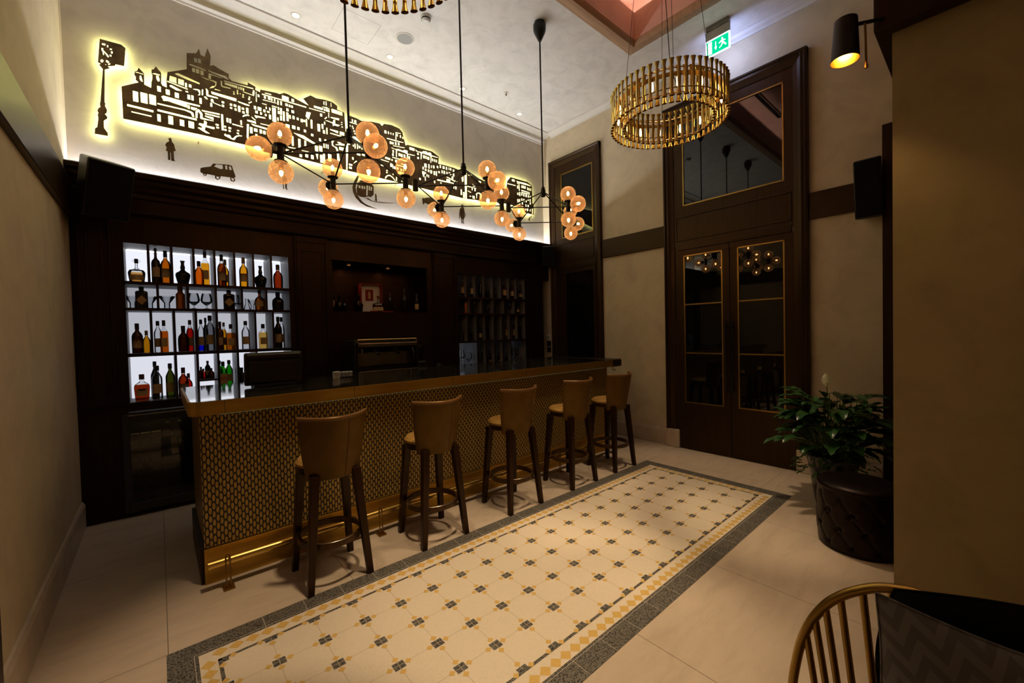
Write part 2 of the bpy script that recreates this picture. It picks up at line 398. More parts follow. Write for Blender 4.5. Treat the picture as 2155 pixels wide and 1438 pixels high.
ring_mould('trim_1', [(.0, 4.90), (-.012, 4.87), (.0, 4.845), (.02, 4.82), (.06, 4.82), (.075, 4.84), (.11, 4.845), (.13, 4.862), (.17, 4.868), (.17, 4.885), (0, 4.90)], -.2, CX1, -1.2, CY1, M_coffer)
b = MB().box(1.2, 4.25, 2.55, 2.61, 5.485, 5.499); b.box(1.2, 4.25, 2.535, 2.55, 5.48, 5.499, 1); b.box(1.2, 4.25, 2.61, 2.625, 5.48, 5.499, 1)
tag(b.build('slot_diffuser', [M_blackm, M_coffer]), 'long black slot air diffuser in the salmon coffer above the ring lamps', 'air vent')

struct(MB().box(-.9, 5.4, 5.05, 5.6, 2.95, 5.0).build('wall_back', M_plaster_up))
struct(MB().box(-.9, 5.4, 5.36, 5.6, 0, 2.95).build('wall_rear', M_plaster_up))
b = MB().box(-.9, XL, YF, 5.6, 0, 5.0); struct(b.build('wall_left', M_plaster))
b = MB().box(XR, 5.6, YF, 5.6, 0, 5.3); struct(b.build('wall_right', M_plaster))
b = MB().box(-.9, 5.6, YF - .2, YF, 0, 5.3); struct(b.build('wall_front', M_plaster))
# crown at the back wall, slim cornice on the right wall
b = MB().sweep([(5.05, 4.77), (5.035, 4.77), (5.03, 4.79), (4.99, 4.80), (4.96, 4.83), (4.90, 4.845), (4.87, 4.86), (4.82, 4.862), (4.82, ZC), (5.05, ZC)], 'x', XL, XR)
struct(b.build('trim_2', M_mould))
b = MB().sweep([(XR, 4.80), (XR - .02, 4.80), (XR - .025, 4.82), (XR - .05, 4.835), (XR - .07, 4.86), (XR - .09, 4.865), (XR - .09, ZC), (XR, ZC)], 'y', YF, 4.82)
struct(b.build('trim_3', M_mould))
b = MB().sweep([(XL, 4.80), (XL + .02, 4.80), (XL + .05, 4.835), (XL + .09, 4.865), (XL + .09, ZC), (XL, ZC)], 'y', YF, 4.82); struct(b.build('trim_4', M_mould))
# timber rails on the side walls
b = MB().box(XL, XL + .035, YF, 4.93, 2.575, 2.865); struct(b.build('trim_5', M_woodh, bevel=.004))
def rail(n, y0, y1): struct(MB().box(XR - .03, XR, y0, y1, 2.634, 2.905).build(n, M_woodh, bevel=.004))
rail('trim_7', 2.80, 3.80); rail('trim_8', .64, 1.205)
# marble skirting
def skirt(n, segs):
    b = MB()
    for ax, a, c0, c1, sgn in segs:
        pr = [(a, 0), (a + sgn * .022, 0), (a + sgn * .022, .19), (a + sgn * .012, .215), (a, .22)]
        b.sweep(pr, ax, c0, c1)
    struct(b.build(n, M_skirt))
skirt('baseboard_left', [('y', XL, 2.51, 4.93, 1)])
skirt('baseboard_right', [('y', XR, 2.80, 3.80, -1), ('y', XR, .65, 1.205, -1)])
b = MB().box(XR - .06, XR, 2.62, 2.80, 0, .235); b.box(XR - .06, XR, 1.205, 1.33, 0, .235); struct(b.build('trim_9', M_skirt, bevel=.008))
# dark door casing on the left wall, close to the camera
dl = thing('door_3', None, None, (XL, 1.85, 0), kind='structure')
b = MB().box(XL, XL + .03, 2.36, 2.505, 0, 2.5); b.box(XL, XL + .03, 1.2, 1.35, 0, 2.5); b.box(XL, XL + .03, 1.35, 2.36, 2.35, 2.5); b.build('casing', M_wood, dl, bevel=.006)
MB().box(XL, XL + .012, 1.35, 2.36, 0, 2.35).build('door_leaf', M_wood, dl)

# ---------------------------------------------------------------- inlaid tile carpet
def carpet():
    b = MB(); z = .0015
    X0, X1, Y0, Y1 = -.019, 4.325, 1.168, 2.638
    def R(x0, x1, y0, y1, mi, h): b.add([(x0, y0, z + h), (x1, y0, z + h), (x1, y1, z + h), (x0, y1, z + h)], [(0, 1, 2, 3)], mi)
    def frame(i0, i1, mi, h):
        R(X0 + i0, X1 - i0, Y0 + i0, Y0 + i1, mi, h); R(X0 + i0, X1 - i0, Y1 - i1, Y1 - i0, mi, h)
        R(X0 + i0, X0 + i1, Y0 + i1, Y1 - i1, mi, h); R(X1 - i1, X1 - i0, Y0 + i1, Y1 - i1, mi, h)
    R(X0, X1, Y0, Y1, 1, 0)            # cream bed
    frame(0, .118, 0, .0004); frame(.1015, .1035, 3, .0006)
    p = .2072; gx0 = .183 + .0; gy0 = 1.390
    NX = 19; NY = 5; sx = (4.123 - gx0) / NX; sy = (2.418 - gy0) / NY
    def rot(cx, cy_, hx, hy, mi, h): b.add([(cx - hx, cy_, z + h), (cx, cy_ - hy, z + h), (cx + hx, cy_, z + h), (cx, cy_ + hy, z + h)], [(0, 1, 2, 3)], mi)
    xo, yo = (X0 + .118 + gx0 - .010) / 2, (Y0 + .118 + gy0 - .010) / 2
    # ochre diamonds
    hw = .0335
    n = NX * 3
    for i in range(n + 1):
        x = gx0 + (4.123 - gx0) * i / n
        for y in (Y0 + .151, Y1 - .151): rot(x, y, .0345, .032, 2, .0005)
    n = NY * 3
    for i in range(n + 1):
        y = gy0 + (2.418 - gy0) * i / n
        for x in (X0 + .151, X1 - .151): rot(x, y, .032, .0345, 2, .0005)
    for k in range(1, 21):
        x = X0 + .2072 * k + .2; 
        if x < X1 - .1:
            R(x - .001, x + .001, Y0, Y0 + .118, 3, .0008); R(x - .001, x + .001, Y1 - .118, Y1, 3, .0008)
    for k in range(1, 5):
        y = Y0 + .29 * k; R(X0, X0 + .118, y - .001, y + .001, 3, .0008); R(X1 - .118, X1, y - .001, y + .001, 3, .0008)
    # thin dark line
    a0, a1 = gx0 - .014, 4.123 + .014; c0, c1 = gy0 - .014, 2.418 + .014; t = .016
    R(a0, a1, c0, c0 + t, 0, .0006); R(a0, a1, c1 - t, c1, 0, .0006); R(a0, a0 + t, c0, c1, 0, .0006); R(a1 - t, a1, c0, c1, 0, .0006)
    # joints
    for i in range(NX + 1): x = gx0 + sx * i; R(x - .0011, x + .0011, gy0, 2.418, 4, .0003)
    for j in range(NY + 1): y = gy0 + sy * j; R(gx0, 4.123, y - .0011, y + .0011, 4, .00035)
    for i in range(NX + 1):
        for j in range(NY + 1):
            cx, cyy = gx0 + sx * i, gy0 + sy * j
            for dx in (-1, 1):
                for dy in (-1, 1):
                    if (i == 0 and dx < 0) or (i == NX and dx > 0) or (j == 0 and dy < 0) or (j == NY and dy > 0): continue
                    x0, x1 = sorted((cx + dx * .0015, cx + dx * .0275)); y0, y1 = sorted((cyy + dy * .0015, cyy + dy * .0235)); R(x0, x1, y0, y1, 0, .0009)
            for dx, dy in ((1, 0), (-1, 0), (0, 1), (0, -1)):
                if (i == 0 and dx < 0) or (i == NX and dx > 0) or (j == 0 and dy < 0) or (j == NY and dy > 0): continue
                rot(cx + dx * .0465, cyy + dy * .0445, .0175, .0175, 2, .0007)
    return struct(b.build('floor_inlay', [M_granite, M_terrazzo, M_yellow, M_grout, M_groutd], recalc=False))
carpet()

# ---------------------------------------------------------------- back bar cabinet
YC = 4.95
NX0, NX1 = -.205, 1.092; RX0, RX1 = 3.262, 4.559
cab = thing('back_bar_cabinet', 'dark walnut back bar cabinet with three lit niches under a deep cornice', 'cabinet', (2.2, YC, 0))
b = MB()
def face(x0, x1, z0, z1, d=0): b.box(x0, x1, YC - d, YC + .02, z0, z1)
face(XL, XR, 2.425, 2.80); face(XL, NX0 - .012, 0, 2.425); face(NX1 + .012, 1.53, 1.0, 2.425); face(2.79, RX0 - .012, 1.0, 2.425); face(RX1 + .012, 4.98, 0, 2.425)
face(1.53, 2.79, 1.0, 1.82); face(NX0 - .012, NX1 + .012, .93, 1.0); face(RX0 - .012, RX1 + .012, 0, 1.0); face(1.104, 3.25, 0, 1.0)
b.box(.33, 1.104, YC, YC + .02, 0, .95)
b.box(XL, 4.98, YC + .02, 5.05, 2.70, 2.80)
b.build('body', M_wood, cab)
# pilasters with sunk panels
for x0, x1 in ((1.15, 1.50), (2.86, 3.22), (4.62, 4.94), (XL + .02, -.265)):
    b = MB().box(x0, x1, YC - .03, YC, 1.0, 2.66)
    for q in (x0 + .02, x1 - .035): b.box(q, q + .015, YC - .045, YC - .03, 1.02, 2.64)
    b.box(x0 + .02, x1 - .02, YC - .045, YC - .03, 2.60, 2.615); b.box(x0 + .07, x0 + .08, YC - .038, YC - .03, 1.1, 2.5); b.box(x1 - .08, x1 - .07, YC - .038, YC - .03, 1.1, 2.5); b.box(x0 + .07, x1 - .07, YC - .038, YC - .03, 2.5, 2.51)
    b.build('pilaster', M_wood, cab, bevel=.003)
b = MB()
b.sweep([(YC - .03, 2.66), (YC - .05, 2.68), (YC - .035, 2.70), (YC - .035, 2.80), (YC - .05, 2.815), (YC - .045, 2.85), (YC - .07, 2.87), (YC - .075, 2.90), (YC - .10, 2.93), (YC - .105, 2.96), (YC - .13, 2.975), (YC - .13, 3.015), (YC - .10, 3.03), (YC - .085, 3.03), (YC - .085, 2.965), (5.05, 2.965), (5.05, 2.80), (YC, 2.80), (YC, 2.66)], 'x', XL, XR)
b.build('cornice', M_woodx, cab)
b = MB().box(XL, 1.15, YC - .025, YC + .02, .985, 1.008); b.build('ledge', M_woodx, cab, bevel=.003)
b = MB(); b.box(1.53, 2.79, YC, 5.30, 1.82, 1.845); b.box(1.53, 1.55, YC, 5.3, 1.845, 2.425); b.box(2.77, 2.79, YC, 5.3, 1.845, 2.425); b.box(1.53, 2.79, 5.28, 5.30, 1.845, 2.425); b.box(1.53, 2.79, YC, 5.3, 2.425, 2.44)
b.build('central_niche', M_woodx, cab)
M_shelf = pmat('grey_niche_lining', (.19, .19, .195), .55, vary=.06, scale=3, stretch=(20, 20, 1))
M_opalL = [opal('opal_backlight_' + n, 0, v, 0, 0, 0) for n, v in (('foot', .80), ('low', .50), ('middle', .36), ('head', 1.0))]; M_opalR = [opal('opal_backlight_dim_' + n, 0, v, 0, 0, 0) for n, v in (('foot', .03), ('low', .002), ('middle', .002), ('head', .018))]
M_ledL = emat('niche_led', (.94, .95, 1), 7); M_ledR = emat('niche_led_dim', (.86, .90, 1), .55)
ROWS = [(1.01, 1.413), (1.44, 1.825), (1.848, 2.058), (2.083, 2.42)]
def niche(x0, led, opalm, nm):
    P_ = 1.297; d1 = 5.31
    t = thing('backlit_bottle_shelf', nm, 'shelf', (x0, YC, 1.0))
    for (z0, z1), om in zip(ROWS, opalm): MB().box(x0, x0 + P_, d1, d1 + .02, z0 - .012, z1 + .012).build('light_panel', om, t)
    b = MB(); fr = MB()
    b.box(x0 - .012, x0, YC + .004, d1, 1.0, 2.425); b.box(x0 + P_, x0 + P_ + .012, YC + .004, d1, 1.0, 2.425)
    for z0, z1 in ((1.0, 1.01), (1.413, 1.44), (1.825, 1.848), (2.058, 2.083), (2.42, 2.43)):
        b.box(x0, x0 + P_, YC + .004, d1, z0 + .001, z1 - .001); fr.box(x0 - .012, x0 + P_ + .012, YC - .004, YC + .006, z0 - .001, z1 + .001)
    c = P_ / 8; c6 = P_ / 6
    div = [[2, 3, 4, 5, 6], [1, 2, 3, 4, 5, 6, 7], None, [1, 2, 3, 4, 5, 6, 7]]
    if x0 > 2: div[0] = [2, 3, 4, 5, 6]
    for (z0, z1), D in zip(ROWS, div):
        for k in (D or [1, 2, 3, 4, 5]):
            x = x0 + (c if D else c6) * k
            b.box(x - .008, x + .008, YC + .004, d1, z0, z1); fr.box(x - .0095, x + .0095, YC - .004, YC + .006, z0, z1)
    if x0 < 2:
        b.box(x0 + 3 * c, x0 + 4 * c, YC + .004, d1, 1.15, 1.164); fr.box(x0 + 3 * c, x0 + 4 * c, YC - .004, YC + .006, 1.149, 1.165)
        b.box(x0 + 4 * c, x0 + 6 * c, YC + .004, d1, 1.06, 1.074); fr.box(x0 + 4 * c, x0 + 6 * c, YC - .004, YC + .006, 1.059, 1.075)
    fr.box(x0 - .012, x0, YC - .004, YC + .006, 1.0, 2.425); fr.box(x0 + P_, x0 + P_ + .012, YC - .004, YC + .006, 1.0, 2.425)
    b.build('divider_grid', M_shelf, t); fr.build('front_edging', M_wenge, t)
    l = MB()
    l.box(x0 + .01, x0 + P_ - .01, d1 - .012, d1 - .004, 2.412, 2.418)
    l.box(x0 + .01, x0 + P_ - .01, d1 - .012, d1 - .004, 1.405, 1.411)
    if x0 > 2: l.box(x0 + .003, x0 + .009, d1 - .3, d1 - .05, 1.02, 1.40)
    l.build('led_strip', led, t)
    return t
niche(NX0, M_ledL, M_opalL, 'brightly backlit grid of bottle compartments at the left end of the back bar')
niche(RX0, M_ledR, M_opalR, 'dim grid of bottle compartments at the right end of the back bar')
b = MB().add([(XL + .02, 5.018, 2.972), (XR - .02, 5.018, 2.972), (XR - .02, 5.040, 2.976), (XL + .02, 5.040, 2.976)], [(0, 1, 2, 3)])
tag(b.build('cove_light', M_cove), 'cool white light strip lying in the trough on top of the back bar cornice', 'strip light')
# niche downlights
for i, x in enumerate((1.80, 2.3)):
    o = MB().lathe([(.02, 2.417), (.02, 2.425)], (x, 5.12, 0), 16).build('puck_light', emat('puck_lens', (1, .36, .10), .22))
    tag(o, ('left' if i == 0 else 'right') + ' small amber puck light recessed in the roof of the central cognac niche', 'downlight')
    spot('puck_light_beam', (x, 5.12, 2.41), (x, 5.2, 1.9), 1.1, (1, .35, .12), 150, 1, .02)

# under counter bottle cooler
fx0, fx1 = -.262, .33
fr_ = thing('bottle_cooler', 'black undercounter bottle cooler with glass door at left end of back bar', 'fridge', (0, YC, 0))
b = MB(); b.box(fx0, fx0 + .02, YC - .01, 5.33, .03, .92); b.box(fx1 - .02, fx1, YC - .01, 5.33, .03, .92); b.box(fx0, fx1, YC - .01, 5.33, .03, .09); b.box(fx0, fx1, YC - .01, 5.33, .86, .92); b.box(fx0, fx1, 5.31, 5.33, .09, .86)
b.build('body', M_blackp, fr_)
b = MB(); y0 = YC - .05
b.box(fx0, fx0 + .05, y0, y0 + .04, .05, .91); b.box(fx1 - .05, fx1, y0, y0 + .04, .05, .91); b.box(fx0 + .05, fx1 - .05, y0, y0 + .04, .84, .91); b.box(fx0 + .05, fx1 - .05, y0, y0 + .04, .05, .12)
dr = b.build('door', M_blackp, fr_, bevel=.004)
MB().box(fx0 + .05, fx1 - .05, y0 + .015, y0 + .02, .12, .84).build('glass_pane', glassmat('cooler_glass', (.50, .50, .46), (.2, .2, .18)), dr)
MB().cyl((fx0 + .04, y0 - .012, .90), (fx1 - .04, y0 - .012, .90), .006).build('handle', M_chrome, dr)
b = MB()
for z in (.36, .60):
    b.box(fx0 + .02, fx1 - .02, YC + .01, YC + .02, z - .004, z + .006)
    for k in range(14): x = fx0 + .03 + k * .04; b.box(x, x + .003, YC + .02, 5.3, z - .003, z)
b.build('wire_shelf', M_chrome, fr_)
o = MB().box(fx0 + .05, fx1 - .05, 5.2, 5.21, .85, .858).build('cooler_lamp', emat('cooler_led', (1, .9, .5), 11), fr_)

# beige wall strip sockets
def socket(name, label, y, z, m, holes):
    t = thing(name, label, 'socket', (XR - .006, y, z))
    MB().box(XR - .012, XR, y - .045, y + .045, z - .045, z + .045).build('face_plate', m, t, bevel=.003)
    b = MB()
    for dy in holes: b.cyl((XR - .0135, y + dy, z), (XR - .011, y + dy, z), .011, n=10)
    b.build('outlet', M_blackp, t)
socket('wall_socket', 'white double socket plate on the narrow cream wall beside the back bar', 4.975, 1.45, M_white, (-.02, .02))
socket('wall_socket', 'black socket plate just below the white double socket', 4.97, 1.34, M_blackp, (0,))
socket('wall_socket', 'lowest black socket plate on the narrow cream wall, above the counter', 4.97, 1.235, M_blackp, (0,))

# ---------------------------------------------------------------- counter behind the bar
t = thing('back_counter', 'low dark service counter below the espresso machine', 'counter', (2.1, 4.75, 0))
MB().box(1.2, 3.2, 4.50, YC - .05, .0, .97).build('cabinet_body', M_wenge, t)
MB().box(1.18, 3.22, 4.47, YC - .05, .97, 1.0).build('worktop', M_top, t, bevel=.003)

# ---------------------------------------------------------------- bar
bar = thing('bar_counter', 'long bar with brass edged black marble top and brass oval honeycomb front', 'bar counter', (.18, 3.24, 0))
BX0, BX1 = .18, 4.40
MB().box(BX0, BX1, 3.24, 3.27, .225, 1.075).build('front_screen', M_oval, bar)
b = MB(); b.box(BX0, BX1, 3.27, 3.33, 0, 1.075); b.box(BX0, BX0 + .03, 3.33, 4.08, 0, 1.075); b.box(BX1 - .03, BX1, 3.33, 4.08, 0, 1.075); b.box(BX0 + .03, BX1 - .03, 4.05, 4.08, .1, 1.075)
b.build('carcass', M_brassd, bar)
MB().box(BX0 - .004, BX1 + .004, 3.222, 3.24, 0, .222).build('kick_plate', M_brass, bar, bevel=.002)
for q in ((BX0 - .022, BX0), (BX1, BX1 + .02)): MB().box(*q, 3.24, 4.09, 0, .23).build('plinth', M_wenge, bar, bevel=.002)
def rounded(x0, x1, y0, y1, r, n=8):
    pts = []
    for cx, cyy, a0 in ((x1 - r, y0 + r, -PI / 2), (x1 - r, y1 - r, 0), (x0 + r, y1 - r, PI / 2), (x0 + r, y0 + r, PI)):
        for k in range(n + 1): a = a0 + PI / 2 * k / n; pts.append((cx + r * math.cos(a), cyy + r * math.sin(a)))
    return pts
TX0, TX1, TY0, TY1 = .125, 4.58, 3.16, 4.30
b = MB(); pr = rounded(TX0, TX1, TY0, TY1, .07); pi_ = rounded(TX0 + .012, TX1 - .012, TY0 + .012, TY1 - .012, .06)
n = len(pr); vs = [(x, y, 1.078) for x, y in pr] + [(x, y, 1.165) for x, y in pr] + [(x, y, 1.165) for x, y in pi_] + [(x, y, 1.078) for x, y in pi_]
fs = []
for i in range(n):
    j = (i + 1) % n; fs += [(i, j, n + j, n + i), (n + i, n + j, 2 * n + j, 2 * n + i), (3 * n + i, i, j, 3 * n + j)[::-1]]
b.add(vs, fs, 0, True); b.build('brass_edge_band', M_brass, bar, recalc=True)
b = MB()
for x in (.305, 1.12, 2.0, 2.9, 3.8): b.box(x, x + .0025, TY0 - .0012, TY0 + .002, 1.08, 1.165)
b.build('band_joint', M_blackp, bar)
b = MB(); b.sweep(pi_, 'z', 1.085, 1.1665); b.build('marble_top', M_top, bar)
b = MB().box(TX1 - .15, TX1 + .03, TY0 - .012, TY1, 1.074, 1.172); b.build('end_block', M_woodx, bar, bevel=.02, seg=4)
MB().box(BX0 + .1, BX1 - .1, 3.2, 3.206, 1.070, 1.0765).build('under_light', emat('under_top_led', (.75, .95, .5), .10), bar)
h = MB().tube([(4.47, 3.2, 1.075), (4.47, 3.2, 1.045), (4.475, 3.19, 1.03), (4.49, 3.178, 1.028), (4.50, 3.17, 1.04)], .005)
tag(h.build('bag_hook', M_black), 'small black bag hook under the right end of the bar top', 'hook')
fr_ = thing('foot_rail', 'long polished brass foot rail on posts in front of the bar', 'foot rail', (.2, 3.11, 0))
MB().cyl((.185, 3.115, .163), (4.32, 3.115, .163), .0255, n=20).build('rail', M_brassp, fr_)
b = MB()
for i, x in enumerate((.285, 1.27, 2.29, 3.32, 4.30)):
    MB().box(x - .03, x + .03, 3.055, 3.13, 0, .008).build('floor_plate', M_brassd, fr_, bevel=.002)
    b = MB(); b.tube([(x - .011, 3.09, .006), (x - .011, 3.09, .19), (x - .006, 3.098, .207), (x + .006, 3.098, .207), (x + .011, 3.09, .19), (x + .011, 3.09, .006)], .0045, 8); b.box(x - .006, x + .006, 3.09, 3.115, .168, .180)
    b.build('post', M_brassd, fr_)

# things on the bar and the counter behind it
t = thing('till_screen', 'black cash till monitor seen from behind on the bar top, left end', 'monitor', (.70, 3.8, 1.1665))
q = Matrix.Rotation(math.radians(-10), 3, 'X')
def tilt(mb, c, ang, ax='X'):
    R = Matrix.Rotation(math.radians(ang), 3, ax); c = Vector(c)
    mb.v = [R @ (v - c) + c for v in mb.v]; return mb
b = MB().box(.50, .91, 3.79, 3.83, 1.178, 1.44); tilt(b, (.7, 3.81, 1.19), 8); b.build('housing', M_till, t, bevel=.015, seg=3)
b = MB().box(.515, .895, 3.772, 3.80, 1.395, 1.43); b.box(.53, .88, 3.775, 3.80, 1.20, 1.375); tilt(b, (.7, 3.81, 1.19), 8); b.build('back_cover', M_till, t, bevel=.008)
b = MB().box(.66, .74, 3.766, 3.772, 1.408, 1.418); tilt(b, (.7, 3.81, 1.19), 8); b.build('maker_badge', M_chrome, t)
MB().box(.56, .86, 3.75, 3.92, 1.1665, 1.185).box(.67, .75, 3.82, 3.87, 1.185, 1.26).build('stand', M_blackp, t, bevel=.004)
t = thing('serviette_holder', 'small stack of folded white serviettes on the bar beside the till', 'serviettes', (1.28, 3.95, 1.1665))
b = MB().lathe([(.03, 0), (.032, .055), (.028, .06)], (1.235, 3.93, 1.1675), 16); b.build('cup', M_white, t)
b = MB()
for k in range(5):
    pts = [(1.27 + .016 * i, 3.95 + .004 * (k % 2), 1.173 + k * .010 + .004 * (i % 2)) for i in range(8)]
    for i in range(7):
        a, c = pts[i], pts[i + 1]; b.add([(a[0], 3.92, a[2]), (c[0], 3.92, c[2]), (c[0], 3.99, c[2]), (a[0], 3.99, a[2]), (a[0], 3.92, a[2] + .003), (c[0], 3.92, c[2] + .003), (c[0], 3.99, c[2] + .003), (a[0], 3.99, a[2] + .003)], [(0, 1, 2, 3), (4, 5, 6, 7), (0, 1, 5, 4), (3, 2, 6, 7), (0, 3, 7, 4), (1, 2, 6, 5)])
b.build('folded_sheets', M_white, t)
t = thing('espresso_machine', 'steel two group espresso machine on the counter in the middle of the back bar', 'coffee machine', (2.0, 4.7, 1.0))
b = MB(); b.box(1.64, 2.37, 4.66, 4.88, 1.04, 1.50); b.box(1.62, 2.39, 4.52, 4.88, 1.04, 1.10); b.build('body', M_blackp, t, bevel=.008)
MB().box(1.70, 2.34, 4.652, 4.66, 1.20, 1.36).build('splash_panel', M_chrome, t, bevel=.003)
MB().box(1.66, 2.37, 4.505, 4.52, 1.06, 1.155).build('front_skirt', M_chrome, t, bevel=.003)
b = MB().box(1.66, 2.38, 4.52, 4.80, 1.42, 1.47); b.build('head_panel', M_chrome, t, bevel=.01)
MB().cyl((1.66, 4.53, 1.505), (2.37, 4.53, 1.505), .009).cyl((1.66, 4.53, 1.47), (1.66, 4.53, 1.505), .006).cyl((2.37, 4.53, 1.47), (2.37, 4.53, 1.505), .006).build('cup_rail', M_gold, t)
for q in ((1.62, 1.64), (2.37, 2.39)): MB().box(*q, 4.52, 4.88, 1.04, 1.50).build('side_panel', M_blackp, t, bevel=.006)
for x in (1.86, 2.10):
    g = MB().lathe([(.036, 0), (.04, .02), (.04, .05), (.03, .06)], (x, 4.57, 1.365), 18).build('group_head', M_black, t)
    MB().cyl((x, 4.54, 1.36), (x, 4.44, 1.345), .012, .015).build('portafilter_handle', M_black, g)
MB().box(1.66, 2.36, 4.47, 4.62, 1.06, 1.10).build('drip_tray', M_chrome, t, bevel=.004)
MB().tube([(1.70, 4.52, 1.40), (1.70, 4.49, 1.35), (1.705, 4.50, 1.22)], .005).build('steam_wand', M_chrome, t)
MB().tube([(2.31, 4.52, 1.40), (2.31, 4.49, 1.35), (2.305, 4.50, 1.22)], .005).build('steam_wand', M_chrome, t)
b = MB()
for x in (1.68, 2.33):
    for y in (4.58, 4.84): b.lathe([(.022, 0), (.018, .04)], (x, y, 1.0), 12)
b.build('foot', M_black, t)
t = thing('coffee_grinder', 'dark coffee grinder beside the espresso machine', 'coffee grinder', (2.50, 4.7, 1.0))
MB().box(2.44, 2.56, 4.62, 4.80, 1.0, 1.22).build('body', M_blackp, t, bevel=.015)
MB().lathe([(.035, 1.22), (.06, 1.30), (.062, 1.40), (.03, 1.42)], (2.50, 4.72, 0), 18).build('bean_hopper', G['dark'], t)
MB().lathe([(.05, 1.405), (.052, 1.42), (.01, 1.43)], (2.50, 4.72, 0), 18).build('lid', M_chrome, t)
t = thing('sugar_jar', 'short dark jar with steel lid on the counter right of the grinder', 'jar', (2.78, 4.72, 1.0))
MB().lathe([(.04, 0), (.045, .02), (.045, .15), (.035, .17)], (2.78, 4.72, 1.0), 18).build('body', M_blackp, t)
MB().lathe([(.038, .17), (.04, .185), (.0, .19)], (2.78, 4.72, 1.0), 18).build('lid', M_chrome, t)

# ---------------------------------------------------------------- bar stools
def stool():
    t = thing('bar_stool', 'x', 'bar stool', (0, 0, 0), 'tan leather bar stools along the bar')
    b = MB().lathe([(.03, .765), (.13, .778), (.175, .772), (.192, .755), (.19, .738), (.02, .738)], (0, .02, 0), 40); b.build('seat', M_seat, t)
    MB().lathe([(.165, .69), (.185, .695), (.187, .735), (.05, .738)], (0, .02, 0), 40).build('seat_rim', M_stoolwood, t)
    # curved back shell
    N, K = 22, 12; vs = []; fs = []
    def pt(u, v, off):
        hw = .158 + .048 * v + .006 * math.sin(PI * v); x = u * hw; z = .665 + .385 * v
        y = -.165 - .075 * v + .105 * (u * u) * (.8 + .35 * v) + off
        return (x, y, z + .008 * u * u * v)
    for off in (-.013, .013):
        for i in range(N + 1):
            for k in range(K + 1): vs.append(pt(-1 + 2 * i / N, k / K, off))
    S = (N + 1) * (K + 1)
    for i in range(N):
        for k in range(K):
            a = i * (K + 1) + k; fs.append((a, a + K + 1, a + K + 2, a + 1)); fs.append((S + a, S + a + 1, S + a + K + 2, S + a + K + 1))
    for k in range(K): a = k; fs.append((a, a + 1, S + a + 1, S + a)); a = N * (K + 1) + k; fs.append((a, S + a, S + a + 1, a + 1))
    for i in range(N): a = i * (K + 1); fs.append((a, S + a, S + a + K + 1, a + K + 1)); a += K; fs.append((a, a + K + 1, S + a + K + 1, S + a))
    bk = MB().add(vs, fs, 0, True).build('backrest', M_leather, t, sharp=50)
    MB().tube([pt(-1 + 2 * i / N, 1.0, 0) for i in range(N + 1)], .0145, 10).build('piping', M_piping, bk)
    b = MB()
    for dx in (-.06, -.02):
        b.tube([pt(.32 + dx * .35 + .0, k / 14, -.0142) for k in range(15)], .0022, 6)
    b.build('seam', M_piping, bk)
    def leg(fx, fy, tx, ty, ztop):
        r0, r1 = .019, .027
        vs = [(fx - r0, fy - r0, 0), (fx + r0, fy - r0, 0), (fx + r0, fy + r0, 0), (fx - r0, fy + r0, 0), (tx - r1, ty - r1, ztop), (tx + r1, ty - r1, ztop), (tx + r1, ty + r1, ztop), (tx - r1, ty + r1, ztop)]
        MB().add(vs, [(0, 3, 2, 1), (4, 5, 6, 7), (0, 1, 5, 4), (1, 2, 6, 5), (2, 3, 7, 6), (3, 0, 4, 7)]).build('leg', M_stoolwood, t, bevel=.004)
    leg(-.182, -.185, -.125, -.135, .70); leg(.182, -.185, .125, -.135, .70); leg(-.182, .185, -.135, .135, .70); leg(.182, .185, .135, .135, .70)
    b = MB(); n = 44; vs = []; fs = []
    for k in range(n):
        a = 2 * PI * k / n
        for r, z in ((.178, .245), (.198, .245), (.198, .282), (.178, .282)): vs.append((r * math.cos(a), r * math.sin(a), z))
    for k in range(n):
        k2 = (k + 1) % n
        for i in range(4): fs.append((k * 4 + i, k * 4 + (i + 1) % 4, k2 * 4 + (i + 1) % 4, k2 * 4 + i))
    b.add(vs, fs, 0, True); b.build('foot_ring', M_ringwood, t)
    b = MB()
    for k in range(20):
        a = -2.3 + k * .09; 
    b.tube([(.1985 * math.cos(-PI * .75 + k * .06), .1985 * math.sin(-PI * .75 + k * .06), .2825) for k in range(24)], .0016, 6); b.build('wear_strip', M_chrome, t)
    return t
S0 = stool()
SL = ['tan leather bar stool nearest the camera, at the left end of the bar', 'tan leather bar stool second from the left end of the bar', 'middle one of the five tan leather bar stools', 'tan leather bar stool fourth from the left, overlapping the last one', 'tan leather bar stool farthest away, next to the wall']
for i, (x, y) in enumerate(((.823, 2.83), (1.58, 2.83), (2.396, 2.83), (3.19, 2.83), (3.893, 2.83))):
    if i == 0: S0.location = (x, y, 0); S0['label'] = SL[0]
    else: dup(S0, (x, y, 0), SL[i])

